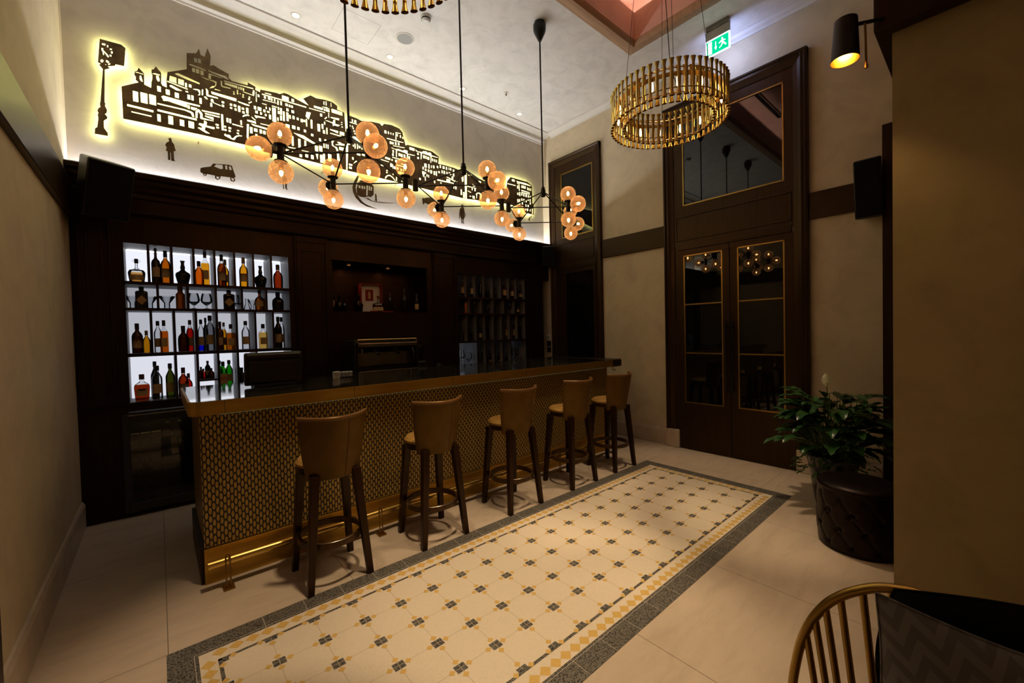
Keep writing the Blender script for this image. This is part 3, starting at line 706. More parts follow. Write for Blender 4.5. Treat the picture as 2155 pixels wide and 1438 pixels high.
# ---------------------------------------------------------------- globe chandeliers
M_rod = M_black
GL = []
def globe(parent, c, d):
    c = Vector(c); d = Vector(d).normalized(); q = d.to_track_quat('Z', 'Y').to_matrix()
    n = len(GL)
    if n == 0:
        k = MB().lathe([(.012, .0), (.012, .045), (.041, .052), (.043, .058), (.014, .062), (.0, .062)], (0, 0, 0), 24, mat=None)
        cup = k.build('cup', M_black)
        g = MB().ball((0, 0, .128), .078, 32, 20).build('glass_globe', M_globe, cup)
        bu = MB().lathe([(.0, .115), (.011, .122), (.013, .134), (.008, .150), (.0, .158)], (0, 0, 0), 12).build('bulb', M_bulb, cup)
        so = MB().lathe([(.013, .06), (.015, .062), (.015, .10), (.010, .105), (0, .105)], (0, 0, 0), 14).build('lamp_socket', M_brassd, cup)
        GL.append(cup)
    else:
        cup = GL[0].copy(); C.objects.link(cup); GL.append(cup)
        for ch in GL[0].children: x = ch.copy(); C.objects.link(x); x.parent = cup
    cup.parent = parent; cup.location = c - parent_world(parent); cup.rotation_mode = 'QUATERNION'; cup.rotation_quaternion = d.to_track_quat('Z', 'Y')
    return cup
CHX = (1.145, 2.185, 3.222); CY_ = 3.185; ZN = 2.82
UP, DN = (0, 0, 1), (0, 0, -1)
CL = ['black rod chandelier with crackled amber globes, nearest of the three over the bar', 'black rod chandelier with crackled amber globes, middle of the three over the bar', 'black rod chandelier with crackled amber globes, farthest of the three, nearest the wall']
for i, x in enumerate(CHX):
    t = thing('globe_chandelier', CL[i], 'chandelier', (x, CY_, ZC), 'globe chandeliers in a row over the bar')
    hub = (x, 3.165, 3.07)
    MB().lathe([(.0, -.195), (.020, -.195), (.028, -.175), (.064, -.10), (.069, -.06), (.069, -.03), (.055, -.02), (.055, 0)], (x, 3.165, ZC), 24).build('ceiling_canopy', M_black, t)
    MB().cyl((x, 3.165, ZC - .19), (x, 3.165, 3.08), .0085).build('rod', M_black, t)
    MB().lathe([(.018, -.055), (.026, -.05), (.026, .02), (.020, .026), (.020, .045), (.0085, .05)], hub, 16).build('hub', M_black, t)
    nodes = [(x - .465, CY_), (x, CY_ - .375), (x, CY_ + .38), (x + .465, CY_)]
    for nx, ny in nodes: MB().cyl(hub, (nx, ny, ZN), .0065, n=8).build('arm', M_black, t)
    for a, c in ((0, 1), (1, 3), (3, 2), (2, 0)): MB().cyl((*nodes[a], ZN), (*nodes[c], ZN), .0055, n=8).build('ring_bar', M_black, t)
    for j, (nx, ny) in enumerate(nodes):
        if j == 0 and i > 0: MB().cyl((nx - .02, ny, ZN - .045), (nx - .02, ny, ZN + .045), .024, n=16).build('node', M_black, t); continue
        MB().cyl((nx, ny, ZN - .052), (nx, ny, ZN + .052), .023, n=18).build('node', M_black, t)
        globe(t, (nx, ny, ZN), UP); globe(t, (nx, ny, ZN), DN)
        if j == 0: globe(t, (nx, ny, ZN), (-1, 0, 0))
        if j == 1: globe(t, (nx, ny, ZN), (0, -1, 0))
        if j == 2: globe(t, (nx, ny, ZN), (0, 1, 0))
        if j == 3 and i == 2: globe(t, (nx, ny, ZN), (1, 0, 0))

# ---------------------------------------------------------------- brass tube ring chandeliers
def ring_lamp(c, label, zt, zb, ro=.40, ri=.311, no=56, ni=44):
    t = thing('ring_chandelier', label, 'chandelier', (c[0], c[1], zt), 'brass tube ring chandeliers')
    H = zt - zb; first = None
    for R_, N_ in ((ro, no), (ri, ni)):
        for k in range(N_):
            a = 2 * PI * k / N_
            p = Vector((R_ * math.cos(a), R_ * math.sin(a), -H))
            if first is None:
                pr = [(.0185, 0), (.0145, .012), (.0100, .032), (.0098, .05), (.0118, H / 2), (.0098, H - .05), (.0100, H - .032), (.0145, H - .012), (.0185, H)]
                b = MB().lathe(pr, (0, 0, 0), 12, sx=.62, cap=False)
                o = b.build('brass_tube', M_gold, None); first = o; o.parent = t
            else: o = first.copy(); C.objects.link(o); o.parent = t
            o.location = p; o.rotation_euler = (0, 0, a)
    cx, cyy = c
    b = MB()
    for R_ in (ro - .012, ri + .012):
        for z in (zb + .055, zt - .055): b.tube([(cx + R_ * math.cos(2 * PI * k / 48), cyy + R_ * math.sin(2 * PI * k / 48), z) for k in range(48)], .004, 6, closed=True)
    b.build('ring_frame', M_brassd, t)
    # lamp plate between the two circles of tubes
    b = MB(); n = 48; vs = []; fs = []
    for k in range(n):
        a = 2 * PI * k / n
        for r in (ri + .018, ro - .018): vs.append((cx + r * math.cos(a), cyy + r * math.sin(a), zt - .075))
    for k in range(n): k2 = (k + 1) % n; fs.append((2 * k, 2 * k + 1, 2 * k2 + 1, 2 * k2))
    b.add(vs, fs).build('lamp_plate', M_brassd, t)
    for k in range(14):
        a = 2 * PI * (k + .5) / 14; r = (ri + ro) / 2; p = (cx + r * math.cos(a), cyy + r * math.sin(a), zb + .07)
        bb = MB().lathe([(.0, 0), (.006, .012), (.009, .03), (.007, .055), (.005, .07)], p, 12).build('candle_bulb', M_bulbc, t)
        MB().cyl((p[0], p[1], p[2] + .068), (p[0], p[1], zt - .075), .009, n=10).build('bulb_holder', M_brassd, bb)
    for k in range(4):
        a = 2 * PI * (k + .4) / 4
        MB().cyl((cx + ri * math.cos(a), cyy + ri * math.sin(a), zt - .05), (cx + .06 * math.cos(a), cyy + .06 * math.sin(a), 5.49), .0018, n=6).build('steel_cable', M_black, t)
    MB().tube([(cx + .02, cyy, 5.49), (cx - .01, cyy + .01, 4.2), (cx + .05, cyy, zt + .2), (cx + ri, cyy, zt - .06)], .003, 6).build('power_cable', M_black, t)
    MB().lathe([(.09, 5.46), (.09, 5.50)], (cx, cyy, 0), 24).build('ceiling_plate', M_gold, t)
    return t
ring_lamp((2.902, 1.55), 'large brass tube ring chandelier hanging in front of the tall double door', 3.292, 3.056)
ring_lamp((.64, 1.50), 'brass tube ring chandelier nearest the camera, cut by the top of the frame', 3.292, 3.056)

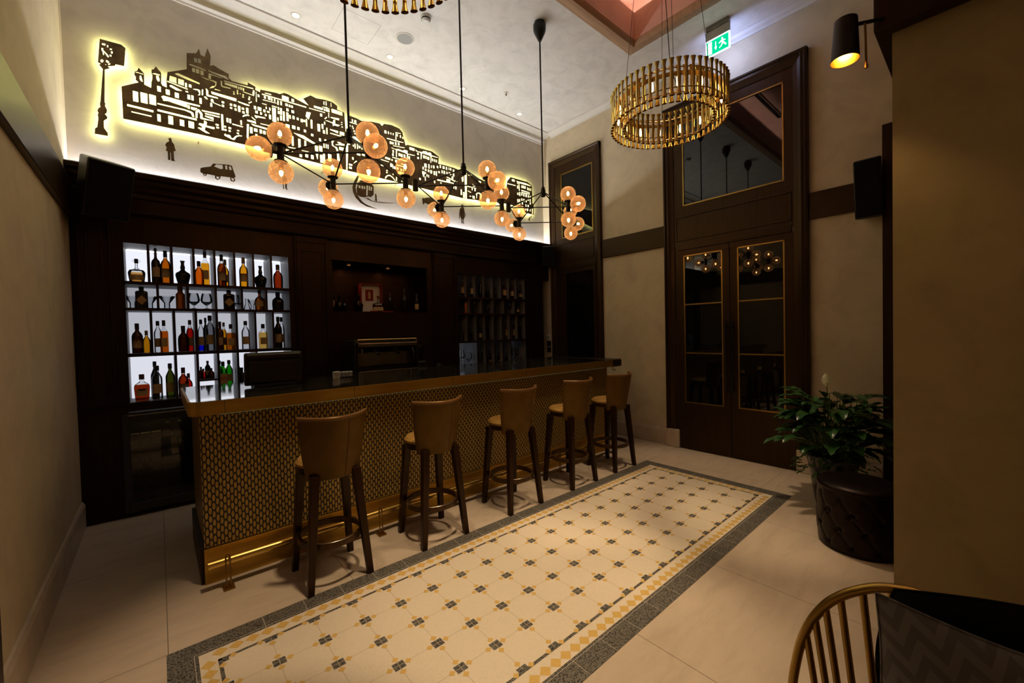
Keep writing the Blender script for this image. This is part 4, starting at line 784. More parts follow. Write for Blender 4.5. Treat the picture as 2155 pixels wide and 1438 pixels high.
# outlines in millimetres on the back wall (x, height)
MURAL = '{"city":[[[-170,3523,-172,3804,-57,3882,-77,3898,-73,3921,-84,3942,-79,3971,-63,3984,-53,4014,-17,3976,-19,3877,27,3864,30,3917,37,3941,40,3979,34,4001,35,4031,52,4042,66,4074,84,4050,99,4034,103,4018,99,3934,108,3915,138,3907,137,3970,148,4053,291,4136,295,4291,369,4319,392,4372,404,4317,434,4313,459,4405,484,4339,473,4241,504,4259,554,4240,628,4219,624,4182,650,4160,787,4169,788,4198,857,4178,854,4146,895,4137,898,4165,1058,4186,1080,4183,1126,4212,1163,4210,1245,4186,1368,4159,1314,4217,1393,4280,1454,4269,1545,4284,1628,4286,1684,4259,1682,4219,1763,4207,1772,3991,1765,3530,1517,3534,767,3547,372,3544],[-48,3945,-39,3950,-35,3932,-28,3897,-38,3897,-49,3912],[-72,3969,-60,3972,-23,3970,-24,3963,-50,3965,-74,3962],[66,3992,82,3996,91,3958,85,3941,75,3943,66,3963],[40,4000,58,4010,91,4009,95,4001,77,3998,44,3995],[163,4027,212,4027,210,3971,158,3976],[224,4024,266,4023,265,3970,222,3973],[201,4062,225,4075,386,4042,386,4028,280,4040,210,4052],[160,3938,172,3944,252,3917,211,3906,159,3926],[311,4195,324,4200,438,4190,438,4176,312,4184],[275,3927,295,3929,295,3917,276,3916],[98,3813,113,3824,279,3822,381,3825,381,3811,282,3805,280,3770,141,3784,110,3776,105,3794,97,3806],[66,3742,265,3750,310,3746,328,3738,335,3699,319,3698,309,3727,264,3737,66,3730],[65,3684,352,3689,353,3670,64,3667],[-140,3662,36,3663,36,3645,-140,3644],[-114,3607,21,3610,21,3599,-114,3598],[142,3972,152,3972,295,3952,289,3943,218,3952,143,3962],[345,3754,355,3774,372,3786,399,3754,399,3714,486,3710,486,3705,389,3696,380,3700,382,3739,371,3757,362,3754,359,3697,345,3695],[311,3790,363,3790,339,3762,312,3766],[391,3786,537,3797,537,3783,404,3775],[417,3766,536,3769,536,3756,421,3754],[419,3742,486,3743,486,3718,469,3719,463,3723,420,3730],[411,3691,431,3682,428,3646,489,3649,492,3634,482,3627,419,3631,411,3598,453,3574,423,3571,386,3587,359,3602,362,3610,393,3612,390,3627,366,3635,371,3653,407,3655],[729,3833,749,3856,781,3870,795,3856,777,3854,749,3839,734,3827],[767,3766,785,3771,776,3622,779,3606,772,3608,761,3629],[770,3812,848,3818,849,3793,772,3798],[809,3858,849,3832,843,3826,819,3839],[801,3782,945,3779,945,3760,823,3767],[641,3733,731,3730,730,3720,641,3721],[570,3608,585,3611,588,3596,599,3609,618,3608,628,3583,641,3583,666,3616,694,3632,723,3633,714,3624,693,3620,672,3606,654,3571,634,3569,571,3591],[693,3976,795,3970,795,3958,759,3956,701,3965],[838,3880,932,3885,941,3874,862,3865,857,3853,844,3860],[475,3994,683,3996,682,3966,480,3970],[583,4142,836,4156,836,4145,586,4132],[589,4125,696,4129,695,4101,591,4103],[461,4165,474,4166,570,4160,568,4155,480,4153,477,4111,462,4111,458,4127],[431,4005,440,4008,452,3993,451,3952,524,3953,532,3941,450,3935,435,3941,436,3988],[331,3965,358,3976,383,3976,389,3967,386,3924,369,3918,382,3938,370,3964,340,3962],[402,3987,412,3990,410,3932,400,3930],[415,3921,431,3929,448,3905,434,3904],[471,3920,488,3923,494,3891,548,3883,548,3874,490,3886,471,3892],[470,4104,491,4109,523,4105,518,4064,495,4036,463,4020,486,4050,509,4060,513,4089,491,4099,473,4096],[556,4131,567,4125,568,4080,639,4088,637,4076,567,4070,558,4078],[394,4108,411,4109,464,4104,463,4097,440,4097],[456,4194,494,4191,601,4189,625,4167,620,4161,584,4167,493,4177,459,4185],[743,4090,841,4084,842,4076,826,4079,746,4083],[832,4134,846,4137,843,4091,827,4090],[785,3991,817,4014,818,4005,795,3984],[907,4028,953,4029,953,4021,915,4022],[504,4032,550,4028,548,4024,507,4021],[913,4129,1343,4137,1343,4124,913,4117],[940,4149,1000,4154,1000,4143,941,4140],[920,4071,1046,4077,1045,4070,920,4063],[1424,4177,1522,4181,1518,4156,1426,4155],[1374,4135,1543,4141,1545,4132,1374,4127],[1346,4081,1390,4085,1365,4000,1334,4026],[1538,4049,1568,4053,1625,4049,1637,4085,1655,4086,1653,4042,1709,4043,1682,4021,1645,4023,1626,4007,1625,4038],[1601,4106,1703,4120,1695,4095,1611,4096],[1591,3964,1685,3968,1682,3940,1596,3955],[1595,3922,1726,3923,1705,3911,1595,3912],[1202,3807,1303,3806,1438,3750,1413,3738,1302,3769,1269,3778],[1144,3639,1255,3643,1241,3634,1148,3630],[1507,4192,1563,4206,1604,4190,1557,4190],[1533,4063,1559,4095,1565,4087,1548,4065],[890,3812,976,3816,976,3808,890,3804],[1606,3830,1634,3839,1619,3808,1627,3780,1667,3773,1680,3737,1661,3727,1649,3761,1609,3780],[1672,3841,1715,3842,1715,3832,1752,3835,1756,3818,1650,3796,1650,3803,1701,3819,1674,3830],[1663,3709,1684,3714,1696,3615,1665,3621],[1281,3637,1351,3640,1347,3634,1285,3631],[1427,3638,1452,3642,1448,3580,1442,3578],[130,3891,158,3891,158,3843,130,3843],[195,3885,224,3885,224,3837,195,3837],[288,3898,308,3898,308,3854,288,3854],[317,3902,335,3902,335,3854,317,3854],[70,3900,95,3900,95,3850,70,3850],[351,4270,373,4270,373,4230,351,4230],[380,4276,403,4276,403,4234,380,4234],[333,4168,355,4168,355,4130,333,4130],[362,4171,387,4171,387,4129,362,4129],[274,4005,288,4005,288,3961,274,3961],[302,4001,322,4001,322,3973,302,3973],[-99,3794,-64,3794,-64,3702,-99,3702],[-48,3800,-1,3800,-1,3708,-48,3708],[11,3803,57,3803,57,3713,11,3713],[62,3640,85,3640,85,3575,62,3575],[140,3652,174,3652,174,3574,140,3574],[223,3642,256,3642,256,3584,223,3584],[288,3648,330,3648,330,3585,288,3585],[285,3798,303,3798,303,3764,285,3764],[396,4169,421,4169,421,4126,396,4126],[380,3899,397,3899,397,3844,380,3844],[465,3881,480,3881,480,3843,465,3843],[559,3929,579,3929,579,3909,559,3909],[558,3895,577,3895,577,3874,558,3874],[627,3930,646,3930,646,3908,627,3908],[626,3894,645,3894,645,3878,626,3878],[659,3932,681,3932,681,3908,659,3908],[665,3894,682,3894,682,3872,665,3872],[695,3930,715,3930,715,3870,695,3870],[727,3924,748,3924,748,3902,727,3902],[731,3888,751,3888,751,3864,731,3864],[765,3933,785,3933,785,3877,765,3877],[702,4125,713,4125,713,4099,702,4099],[719,4128,726,4128,726,4099,719,4099],[730,4127,738,4127,738,4101,730,4101],[743,4126,754,4126,754,4098,743,4098],[690,4090,701,4090,701,4042,690,4042],[659,4062,670,4062,670,4050,659,4050],[658,4042,671,4042,671,4030,658,4030],[714,4062,722,4062,722,4052,714,4052],[738,4062,749,4062,749,4046,738,4046],[736,4039,749,4039,749,4027,736,4027],[792,4057,804,4057,804,4042,792,4042],[787,4037,802,4037,802,4020,787,4020],[857,4128,863,4128,863,4024,857,4024],[873,4108,889,4108,889,4082,873,4082],[835,3976,855,3976,855,3942,835,3942],[869,3978,902,3978,902,3940,869,3940],[846,3932,869,3932,869,3904,846,3904],[890,3930,906,3930,906,3904,890,3904],[593,3774,608,3774,608,3732,593,3732],[616,3774,631,3774,631,3730,616,3730],[502,3688,526,3688,526,3672,502,3672],[506,3661,528,3661,528,3645,506,3645],[549,3797,566,3797,566,3639,549,3639],[571,3690,587,3690,587,3673,571,3673],[571,3659,590,3659,590,3641,571,3641],[607,3688,629,3688,629,3670,607,3670],[607,3659,624,3659,624,3641,607,3641],[679,3681,697,3681,697,3669,679,3669],[677,3654,694,3654,694,3640,677,3640],[711,3788,723,3788,723,3742,711,3742],[793,3746,815,3746,815,3682,793,3682],[828,3744,860,3744,860,3710,828,3710],[879,3747,900,3747,900,3706,879,3706],[911,3743,934,3743,934,3707,911,3707],[839,3688,858,3688,858,3665,839,3665],[931,4111,949,4111,949,4085,931,4085],[968,4116,990,4116,990,4086,968,4086],[996,4112,1009,4112,1009,4082,996,4082],[1024,4113,1036,4113,1036,4085,1024,4085],[1102,4180,1168,4180,1168,4136,1102,4136],[1195,4176,1221,4176,1221,4144,1195,4144],[1055,4108,1068,4108,1068,4062,1055,4062],[1084,4110,1099,4110,1099,4068,1084,4068],[1133,4104,1156,4104,1156,4076,1133,4076],[1165,4101,1181,4101,1181,4075,1165,4075],[1188,4100,1207,4100,1207,4076,1188,4076],[943,4004,954,4004,954,3979,943,3979],[975,4004,988,4004,988,3974,975,3974],[1002,4036,1049,4036,1049,4026,1002,4026],[1003,4016,1038,4016,1038,3868,1003,3868],[920,3968,940,3968,940,3940,920,3940],[954,3963,979,3963,979,3946,954,3946],[971,3931,990,3931,990,3882,971,3882],[933,3925,949,3925,949,3903,933,3903],[1057,4039,1070,4039,1070,4009,1057,4009],[1079,4036,1097,4036,1097,3964,1079,3964],[1056,3997,1074,3997,1074,3965,1056,3965],[1105,4009,1123,4009,1123,3905,1105,3905],[1141,4053,1162,4053,1162,4023,1141,4023],[1140,4010,1160,4010,1160,3916,1140,3916],[1077,3956,1095,3956,1095,3902,1077,3902],[1049,3926,1062,3926,1062,3890,1049,3890],[1168,3990,1182,3990,1182,3950,1168,3950],[1191,4050,1217,4050,1217,4020,1191,4020],[1200,3992,1220,3992,1220,3956,1200,3956],[1242,3985,1262,3985,1262,3959,1242,3959],[1282,3985,1304,3985,1304,3949,1282,3949],[1310,3983,1328,3983,1328,3959,1310,3959],[1335,4000,1347,4000,1347,3916,1335,3916],[1385,4008,1403,4008,1403,3910,1385,3910],[1456,3983,1484,3983,1484,3901,1456,3901],[1502,3996,1520,3996,1520,3942,1502,3942],[1530,4030,1542,4030,1542,3998,1530,3998],[1552,3968,1564,3968,1564,3894,1552,3894],[1515,3931,1536,3931,1536,3891,1515,3891],[1128,3881,1167,3881,1167,3843,1128,3843],[1192,3885,1225,3885,1225,3849,1192,3849],[1244,3883,1267,3883,1267,3852,1244,3852],[1310,3875,1333,3875,1333,3847,1310,3847],[1385,3851,1409,3851,1409,3825,1385,3825],[1469,3825,1490,3825,1490,3793,1469,3793],[1528,3829,1548,3829,1548,3807,1528,3807],[1618,4207,1741,4207,1741,4163,1618,4163],[1531,4181,1544,4181,1544,4155,1531,4155],[1551,4182,1593,4182,1593,4156,1551,4156],[1489,4111,1511,4111,1511,4079,1489,4079],[1581,4146,1588,4146,1588,4092,1581,4092],[1723,4086,1737,4086,1737,4077,1723,4077],[1721,4062,1736,4062,1736,4053,1721,4053],[1727,4037,1740,4037,1740,4023,1727,4023],[1703,3970,1754,3970,1754,3932,1703,3932],[1531,4263,1541,4263,1541,4223,1531,4223],[1554,4271,1564,4271,1564,4223,1554,4223],[1611,4274,1617,4274,1617,4228,1611,4228],[1183,3764,1202,3764,1202,3662,1183,3662],[1249,3755,1272,3755,1272,3649,1249,3649],[1312,3754,1330,3754,1330,3676,1312,3676],[1122,3606,1152,3606,1152,3570,1122,3570],[1168,3606,1190,3606,1190,3593,1168,3593],[1257,3588,1283,3588,1283,3558,1257,3558],[1318,3604,1346,3604,1346,3570,1318,3570],[1376,3610,1404,3610,1404,3566,1376,3566],[1514,3776,1527,3776,1527,3728,1514,3728],[1540,3778,1550,3778,1550,3732,1540,3732],[1560,3777,1571,3777,1571,3729,1560,3729],[1690,3788,1743,3788,1743,3752,1690,3752],[1562,3670,1598,3670,1598,3590,1562,3590],[1505,3665,1527,3665,1527,3546,1505,3546],[1474,3638,1500,3638,1500,3548,1474,3548],[1422,3729,1455,3729,1455,3667,1422,3667],[1467,3739,1500,3739,1500,3677,1467,3677]],[[1819,4194,1922,4186,1963,4175,2095,4206,2198,4216,2228,4195,2255,4229,2356,4245,2465,4232,2503,4197,2544,4037,2572,4055,2937,4064,3042,4020,3033,3919,3097,3926,3271,3926,3417,3913,3467,3908,3469,3520,2385,3530,2186,3531,1778,3527],[1820,4121,1910,4120,1912,4111,1819,4111],[1850,3954,1886,3962,1954,3910,1937,3908,1852,3941],[1851,3629,1900,3670,1881,3670,1861,3641],[2288,4063,2517,4069,2513,4061,2403,4054,2290,4052],[2409,4170,2481,4176,2483,4169,2417,4160,2417,4076,2403,4074],[2346,3959,2394,3950,2444,3963,2499,3957,2528,3975,2570,3976,2569,3937,2672,3943,2672,3935,2574,3928,2566,3855,2555,3855,2560,3932,2487,3941,2421,3941,2414,3853,2403,3853,2405,3945,2348,3950],[2355,3840,2563,3842,2551,3828,2355,3830],[2684,4028,2718,4008,2784,4014,2802,4035,2857,4042,2868,4021,2881,4040,2924,4038,2929,4010,3029,4008,3026,3997,2929,3996,2920,3907,2910,3905,2910,3994,2783,4001,2769,3915,2760,3915,2762,3998,2695,4001],[2368,3991,2531,4005,2523,3997,2368,3983],[2412,3758,2512,3754,2509,3743,2415,3746],[2474,3789,2516,3783,2513,3775,2474,3778],[2200,3773,2307,3767,2302,3759,2202,3764],[2195,3705,2268,3692,2200,3691],[2247,3537,2250,3563,2280,3590,2313,3601,2355,3581,2392,3541,2381,3539,2344,3574,2312,3589,2280,3577,2258,3544],[2779,3762,2841,3750,2810,3722,2803,3682,2791,3690,2778,3730],[3013,3702,3280,3708,3273,3695,3006,3684],[3150,3766,3182,3771,3301,3744,3338,3746,3338,3738,3287,3732],[3413,3812,3447,3842,3449,3774,3425,3753],[1798,3617,1838,3617,1838,3598,1798,3598],[1798,3583,1832,3583,1832,3559,1798,3559],[1849,4161,1863,4161,1863,4127,1849,4127],[1880,4160,1904,4160,1904,4128,1880,4128],[1818,4082,1832,4082,1832,4068,1818,4068],[1816,4030,1835,4030,1835,4012,1816,4012],[1849,4082,1861,4082,1861,4065,1849,4065],[1858,4062,1870,4062,1870,4046,1858,4046],[1866,4032,1881,4032,1881,4013,1866,4013],[1875,4002,1892,4002,1892,3990,1875,3990],[1799,3863,1818,3863,1818,3844,1799,3844],[1851,3855,1865,3855,1865,3836,1851,3836],[1872,3875,1884,3875,1884,3817,1872,3817],[1902,3878,1913,3878,1913,3820,1902,3820],[1925,3869,1945,3869,1945,3837,1925,3837],[1957,3858,1969,3858,1969,3828,1957,3828],[1839,3706,1856,3706,1856,3676,1839,3676],[1961,3776,2004,3776,2004,3756,1961,3756],[1898,3766,1940,3766,1940,3746,1898,3746],[2258,4150,2285,4150,2285,4114,2258,4114],[2305,4149,2319,4149,2319,4119,2305,4119],[2339,4146,2351,4146,2351,4122,2339,4122],[2370,4148,2381,4148,2381,4122,2370,4122],[2423,4151,2438,4151,2438,4123,2423,4123],[2467,4151,2482,4151,2482,4117,2467,4117],[2499,4140,2516,4140,2516,4112,2499,4112],[2325,4030,2348,4030,2348,4000,2325,4000],[2355,4031,2377,4031,2377,4003,2355,4003],[2396,4042,2416,4042,2416,4006,2396,4006],[2436,4046,2457,4046,2457,4012,2436,4012],[2359,3930,2377,3930,2377,3896,2359,3896],[2353,3886,2374,3886,2374,3854,2353,3854],[2441,3914,2461,3914,2461,3875,2441,3875],[2468,3911,2497,3911,2497,3872,2468,3872],[2511,3915,2536,3915,2536,3873,2511,3873],[2599,4033,2672,4033,2672,3999,2599,3999],[2581,3909,2602,3909,2602,3875,2581,3875],[2710,3987,2732,3987,2732,3961,2710,3961],[2710,3934,2733,3934,2733,3907,2710,3907],[2797,3979,2827,3979,2827,3939,2797,3939],[2836,3979,2851,3979,2851,3939,2836,3939],[2860,3974,2891,3974,2891,3936,2860,3936],[2937,3970,2953,3970,2953,3932,2937,3932],[2968,3967,2983,3967,2983,3931,2968,3931],[2997,3967,3013,3967,3013,3931,2997,3931],[2813,3872,2848,3872,2848,3820,2813,3820],[2875,3876,2892,3876,2892,3818,2875,3818],[2915,3869,2927,3869,2927,3837,2915,3837],[2946,3876,2968,3876,2968,3840,2946,3840],[3006,3887,3028,3887,3028,3857,3006,3857],[3054,3910,3073,3910,3073,3870,3054,3870],[3100,3906,3131,3906,3131,3870,3100,3870],[3152,3909,3173,3909,3173,3867,3152,3867],[3198,3910,3209,3910,3209,3876,3198,3876],[3222,3909,3242,3909,3242,3875,3222,3875],[3268,3898,3292,3898,3292,3858,3268,3858],[2783,3820,2801,3820,2801,3784,2783,3784],[2818,3804,2843,3804,2843,3774,2818,3774],[2864,3801,2885,3801,2885,3771,2864,3771],[2902,3803,2928,3803,2928,3759,2902,3759],[2953,3800,2978,3800,2978,3751,2953,3751],[2990,3808,3006,3808,3006,3748,2990,3748],[3029,3820,3051,3820,3051,3794,3029,3794],[3080,3842,3097,3842,3097,3802,3080,3802],[3113,3844,3135,3844,3135,3802,3113,3802],[3158,3840,3178,3840,3178,3810,3158,3810],[3197,3843,3237,3843,3237,3809,3197,3809],[3267,3841,3290,3841,3290,3801,3267,3801],[3245,3794,3272,3794,3272,3762,3245,3762],[2392,3814,2414,3814,2414,3782,2392,3782],[2373,3726,2395,3726,2395,3692,2373,3692],[2411,3722,2433,3722,2433,3694,2411,3694],[2462,3718,2480,3718,2480,3688,2462,3688],[2496,3716,2510,3716,2510,3686,2496,3686],[2426,3676,2481,3676,2481,3642,2426,3642],[2489,3677,2517,3677,2517,3633,2489,3633],[2354,3741,2364,3741,2364,3692,2354,3692],[2322,3752,2349,3752,2349,3708,2322,3708],[2258,3816,2282,3816,2282,3794,2258,3794],[2284,3814,2325,3814,2325,3792,2284,3792],[2340,3809,2359,3809,2359,3791,2340,3791],[2351,3640,2362,3640,2362,3610,2351,3610],[2267,3654,2285,3654,2285,3640,2267,3640],[2265,3628,2284,3628,2284,3614,2265,3614],[2398,3593,2409,3593,2409,3545,2398,3545],[2470,3572,2486,3572,2486,3550,2470,3550],[2843,3733,2856,3733,2856,3701,2843,3701],[2868,3730,2880,3730,2880,3696,2868,3696],[2815,3695,2828,3695,2828,3641,2815,3641],[2730,3658,2754,3658,2754,3632,2730,3632],[3056,3670,3075,3670,3075,3654,3056,3654],[2958,3670,2974,3670,2974,3638,2958,3638],[3158,3741,3217,3741,3217,3707,3158,3707],[3393,3642,3414,3642,3414,3564,3393,3564],[3433,3612,3461,3612,3461,3524,3433,3524],[3268,3676,3286,3676,3286,3630,3268,3630],[3304,3665,3322,3665,3322,3624,3304,3624]],[[3508,3900,3874,3855,4136,3845,4262,3827,4286,3960,4357,4036,4721,4040,4828,3998,4830,3707,4861,3694,4855,3520,4651,3518,4632,3584,4450,3594,4128,3588,3788,3536,3660,3540,3496,3523],[3513,3718,3665,3715,3685,3711,3512,3706],[3520,3650,3576,3638,3571,3628,3520,3641],[3657,3619,3683,3648,3722,3661,3761,3652,3775,3631,3759,3568,3744,3569,3746,3633,3712,3650,3687,3637,3680,3573,3672,3563,3674,3623],[4468,4002,4684,4010,4816,3995,4803,3983,4542,3980,4550,3857,4532,3857,4531,3986],[4586,3881,4776,3876,4775,3868,4585,3864],[4584,3846,4775,3854,4774,3841,4584,3835],[4292,3925,4460,3928,4460,3919,4292,3913],[3537,3890,3594,3882,3574,3871,3527,3876],[3728,3839,3767,3832,3761,3811,3718,3829],[3608,3763,3652,3763,3652,3735,3608,3735],[3592,3702,3606,3702,3606,3670,3592,3670],[3640,3708,3660,3708,3660,3668,3640,3668],[3546,3581,3574,3581,3574,3570,3546,3570],[3598,3592,3642,3592,3642,3577,3598,3577],[3602,3573,3641,3573,3641,3553,3602,3553],[4383,4011,4445,4011,4445,3981,4383,3981],[4587,3957,4611,3957,4611,3915,4587,3915],[4622,3961,4646,3961,4646,3917,4622,3917],[4658,3960,4682,3960,4682,3916,4658,3916],[4496,3989,4517,3989,4517,3963,4496,3963],[4494,3936,4515,3936,4515,3886,4494,3886],[4717,3950,4735,3950,4735,3906,4717,3906],[4753,3948,4771,3948,4771,3904,4753,3904],[4789,3947,4808,3947,4808,3907,4789,3907],[4583,3828,4607,3828,4607,3792,4583,3792],[4630,3828,4654,3828,4654,3784,4630,3784],[4677,3829,4707,3829,4707,3785,4677,3785],[4731,3822,4755,3822,4755,3786,4731,3786],[4779,3822,4798,3822,4798,3786,4779,3786],[4496,3818,4519,3818,4519,3784,4496,3784],[4537,3836,4560,3836,4560,3774,4537,3774],[4493,3715,4516,3715,4516,3663,4493,3663],[4533,3722,4551,3722,4551,3678,4533,3678],[4580,3740,4604,3740,4604,3706,4580,3706],[4627,3741,4651,3741,4651,3697,4627,3697],[4680,3732,4698,3732,4698,3698,4680,3698],[4723,3759,4747,3759,4747,3733,4723,3733],[4771,3768,4790,3768,4790,3724,4771,3724],[4497,3646,4514,3646,4514,3620,4497,3620],[4532,3662,4555,3662,4555,3636,4532,3636],[4590,3682,4614,3682,4614,3646,4590,3646],[4672,3662,4690,3662,4690,3626,4672,3626],[4720,3662,4744,3662,4744,3618,4720,3618],[4770,3714,4794,3714,4794,3680,4770,3680],[4766,3608,4785,3608,4785,3564,4766,3564],[4670,3591,4688,3591,4688,3565,4670,3565],[4706,3598,4730,3598,4730,3554,4706,3554],[4815,3617,4839,3617,4839,3528,4815,3528]]],"clock":[[-296,4164,-161,4172,-134,4152,-148,3990,-204,3983,-207,3969,-253,3948,-242,3933,-273,3912,-284,3630,-278,3616,-283,3599,-270,3565,-274,3539,-285,3526,-270,3506,-273,3489,-287,3475,-294,3464,-294,3404,-272,3367,-273,3341,-354,3337,-350,3384,-336,3398,-327,3478,-331,3508,-324,3520,-331,3539,-324,3563,-311,3577,-314,3601,-309,3627,-285,3910,-308,3939,-296,3950,-314,3958],[-283,4132,-261,4136,-264,4119,-283,4118],[-252,4130,-244,4130,-246,4111,-253,4111],[-236,4107,-223,4110,-224,4098,-235,4097],[-228,4087,-218,4087,-220,4068,-229,4066],[-238,4055,-226,4052,-229,4038,-238,4041],[-289,4089,-276,4092,-279,4078,-248,4044,-243,4030,-251,4025,-272,4062,-275,4033,-280,4034,-281,4058,-288,4071],[-297,3983,-288,3993,-278,3988,-282,3971,-291,3964,-298,3971],[-265,3993,-254,3998,-243,3987,-248,3976,-261,3979],[-250,3971,-236,3980,-239,3966,-251,3960],[-270,3958,-262,3959,-265,3952]],"man":[[135,3449,156,3455,159,3433,159,3422,175,3400,179,3370,187,3344,170,3336,171,3257,179,3244,149,3241,148,3314,144,3324,143,3245,126,3244,126,3324,113,3324,119,3359,109,3377,120,3403,139,3419,136,3437]],"car":[[367,3225,395,3240,449,3260,470,3295,599,3315,627,3311,635,3273,652,3220,654,3203,642,3195,651,3169,636,3152,614,3153,605,3176,609,3190,529,3183,523,3157,500,3139,482,3153,481,3179,420,3180,410,3159,392,3155,386,3176,365,3187],[479,3269,496,3295,547,3299,550,3264,531,3254,495,3264],[568,3300,584,3304,587,3262,571,3262],[600,3301,617,3300,623,3268,604,3263],[492,3172,515,3175,511,3154,496,3151],[615,3187,637,3185,639,3167,622,3162],[395,3174,408,3175,403,3163,396,3164]],"legs":[[1082,3273,1086,3287,1092,3305,1108,3320,1119,3311,1127,3296,1131,3236,1125,3231,1122,3189,1131,3173,1119,3173,1108,3184,1108,3227,1101,3234,1093,3224,1096,3181,1097,3171,1088,3175,1084,3222]],"woman":[[3420,3434,3443,3441,3449,3420,3442,3400,3460,3380,3468,3331,3485,3280,3480,3271,3457,3302,3472,3258,3452,3236,3444,3181,3458,3160,3434,3162,3433,3221,3421,3223,3425,3162,3409,3160,3404,3228,3391,3245,3387,3279,3376,3216,3367,3218,3374,3300,3385,3363,3411,3392,3410,3421]],"boy":[[4121,3478,4142,3480,4144,3447,4165,3430,4170,3352,4156,3341,4154,3275,4130,3271,4126,3312,4117,3269,4107,3272,4103,3349,4092,3405,4098,3431,4120,3443]],"small":[[2121,3329,2131,3332,2134,3316,2143,3298,2137,3283,2143,3251,2135,3225,2128,3227,2126,3254,2115,3232,2109,3234,2120,3269,2117,3296]],"tram":[[1930,3453,2037,3465,2036,3438,2081,3434,2102,3411,2096,3308,2082,3293,2067,3282,2064,3272,2031,3274,1994,3261,1986,3254,1921,3252,1905,3265,1892,3268,1888,3320,1883,3330,1901,3392,1902,3417,1929,3436],[1910,3386,1936,3388,1934,3357,1914,3355],[1948,3389,1970,3391,1967,3353,1948,3354],[1979,3390,1995,3391,1993,3357,1979,3356],[2011,3408,2029,3406,2020,3282,2001,3284],[2039,3406,2055,3404,2051,3351,2036,3354],[2063,3400,2079,3398,2076,3353,2061,3353]],"track":[[1901,3504,1926,3510,1905,3452,1882,3394,1875,3344,1887,3294,1915,3240,1957,3195,2005,3171,2072,3156,2145,3141,2094,3141,2005,3149,1929,3179,1872,3232,1844,3290,1837,3352,1856,3415]],"track2":[[1986,3251,2030,3255,2074,3233,2119,3231,2177,3236,2270,3245,2427,3267,2329,3246,2211,3228,2119,3222,2063,3225,2008,3242]],"car2":[[2776,3402,2816,3407,2851,3425,2912,3434,2967,3408,3050,3375,3042,3349,2965,3353,2920,3342,2915,3314,2898,3300,2881,3308,2875,3334,2814,3346,2804,3324,2790,3318,2782,3337,2780,3361]],"scribble":[[4825,3515,4837,3513,4824,3480,4793,3470,4773,3410,4758,3408,4752,3437,4775,3472,4797,3484,4812,3491]]}'
# bottles: x, shelf height, height, width, shape, colour, distance
BL=[(-0.127,2.083,0.214,0.12,'decanter','amberlow',5.03),(0.007,2.083,0.326,0.066,'swing','dark',5.03),(0.076,2.083,0.31,0.075,'malt','amber',5.03),(0.201,2.083,0.227,0.115,'ship','black',5.03),(0.325,2.083,0.236,0.079,'round','orange',5.03),(0.375,2.083,0.334,0.071,'square','gold',5.03),(0.509,2.083,0.319,0.074,'malt','amberdark',5.03),(0.548,2.083,0.288,0.065,'malt','gold',5.13),(0.695,2.083,0.308,0.078,'malt','gold',5.03),(0.845,2.083,0.233,0.118,'ship','black',5.03),(1.01,2.083,0.262,0.097,'round','cognac',5.03),(-0.101,1.848,0.199,0.087,'apothecary','black',5.03),(0.175,1.848,0.212,0.071,'jar','copper',5.03),(0.56,1.848,0.199,0.095,'apothecary','black',5.03),(0.714,1.848,0.118,0.063,'carafe','clear',5.03),(0.829,1.848,0.216,0.092,'barrel','amber',5.03),(1.001,1.848,0.199,0.114,'round','black',5.03),(-0.142,1.44,0.272,0.077,'malt','darkamber',5.03),(-0.081,1.44,0.207,0.061,'round','gold',5.09),(0.001,1.44,0.294,0.059,'tall','clear',5.03),(0.044,1.44,0.3,0.064,'square','orange',5.0),(0.185,1.44,0.248,0.085,'round','darkamber',5.03),(0.239,1.44,0.305,0.059,'tall','red',5.08),(0.322,1.44,0.309,0.056,'tall','clear',5.03),(0.366,1.44,0.33,0.043,'tall','black',5.13),(0.395,1.44,0.348,0.076,'tall','frost',5.03),(0.475,1.44,0.288,0.061,'square','darkamber',5.03),(0.516,1.44,0.283,0.049,'tall','gold',5.13),(0.561,1.44,0.261,0.075,'square','amber',5.0),(0.693,1.44,0.294,0.073,'tall','clear',5.03),(0.85,1.44,0.262,0.088,'square','paleamber',5.03),(0.994,1.44,0.34,0.074,'tall','black',5.03),(1.046,1.44,0.34,0.063,'tall','clear',5.13),(-0.125,1.01,0.238,0.109,'flask','cognac',5.03),(-0.033,1.01,0.346,0.062,'tall','black',5.13),(-0.018,1.01,0.309,0.075,'tall','clear',5.03),(0.076,1.01,0.324,0.07,'tall','olive',5.03),(0.172,1.01,0.278,0.079,'malt','cognac',5.03),(0.215,1.01,0.212,0.063,'round','red',5.13),(0.313,1.165,0.116,0.042,'malt','darkamber',5.09),(0.328,1.165,0.1,0.047,'round','red',5.03),(0.367,1.165,0.173,0.047,'tall','black',5.08),(0.391,1.165,0.101,0.052,'round','darkamber',5.03),(0.467,1.075,0.257,0.059,'tall','green',5.13),(0.487,1.075,0.25,0.076,'square','green',5.03),(0.542,1.075,0.26,0.065,'tall','green',5.07),(0.618,1.075,0.262,0.051,'tall','green',5.08),(0.646,1.075,0.178,0.068,'round','black',5.03)]
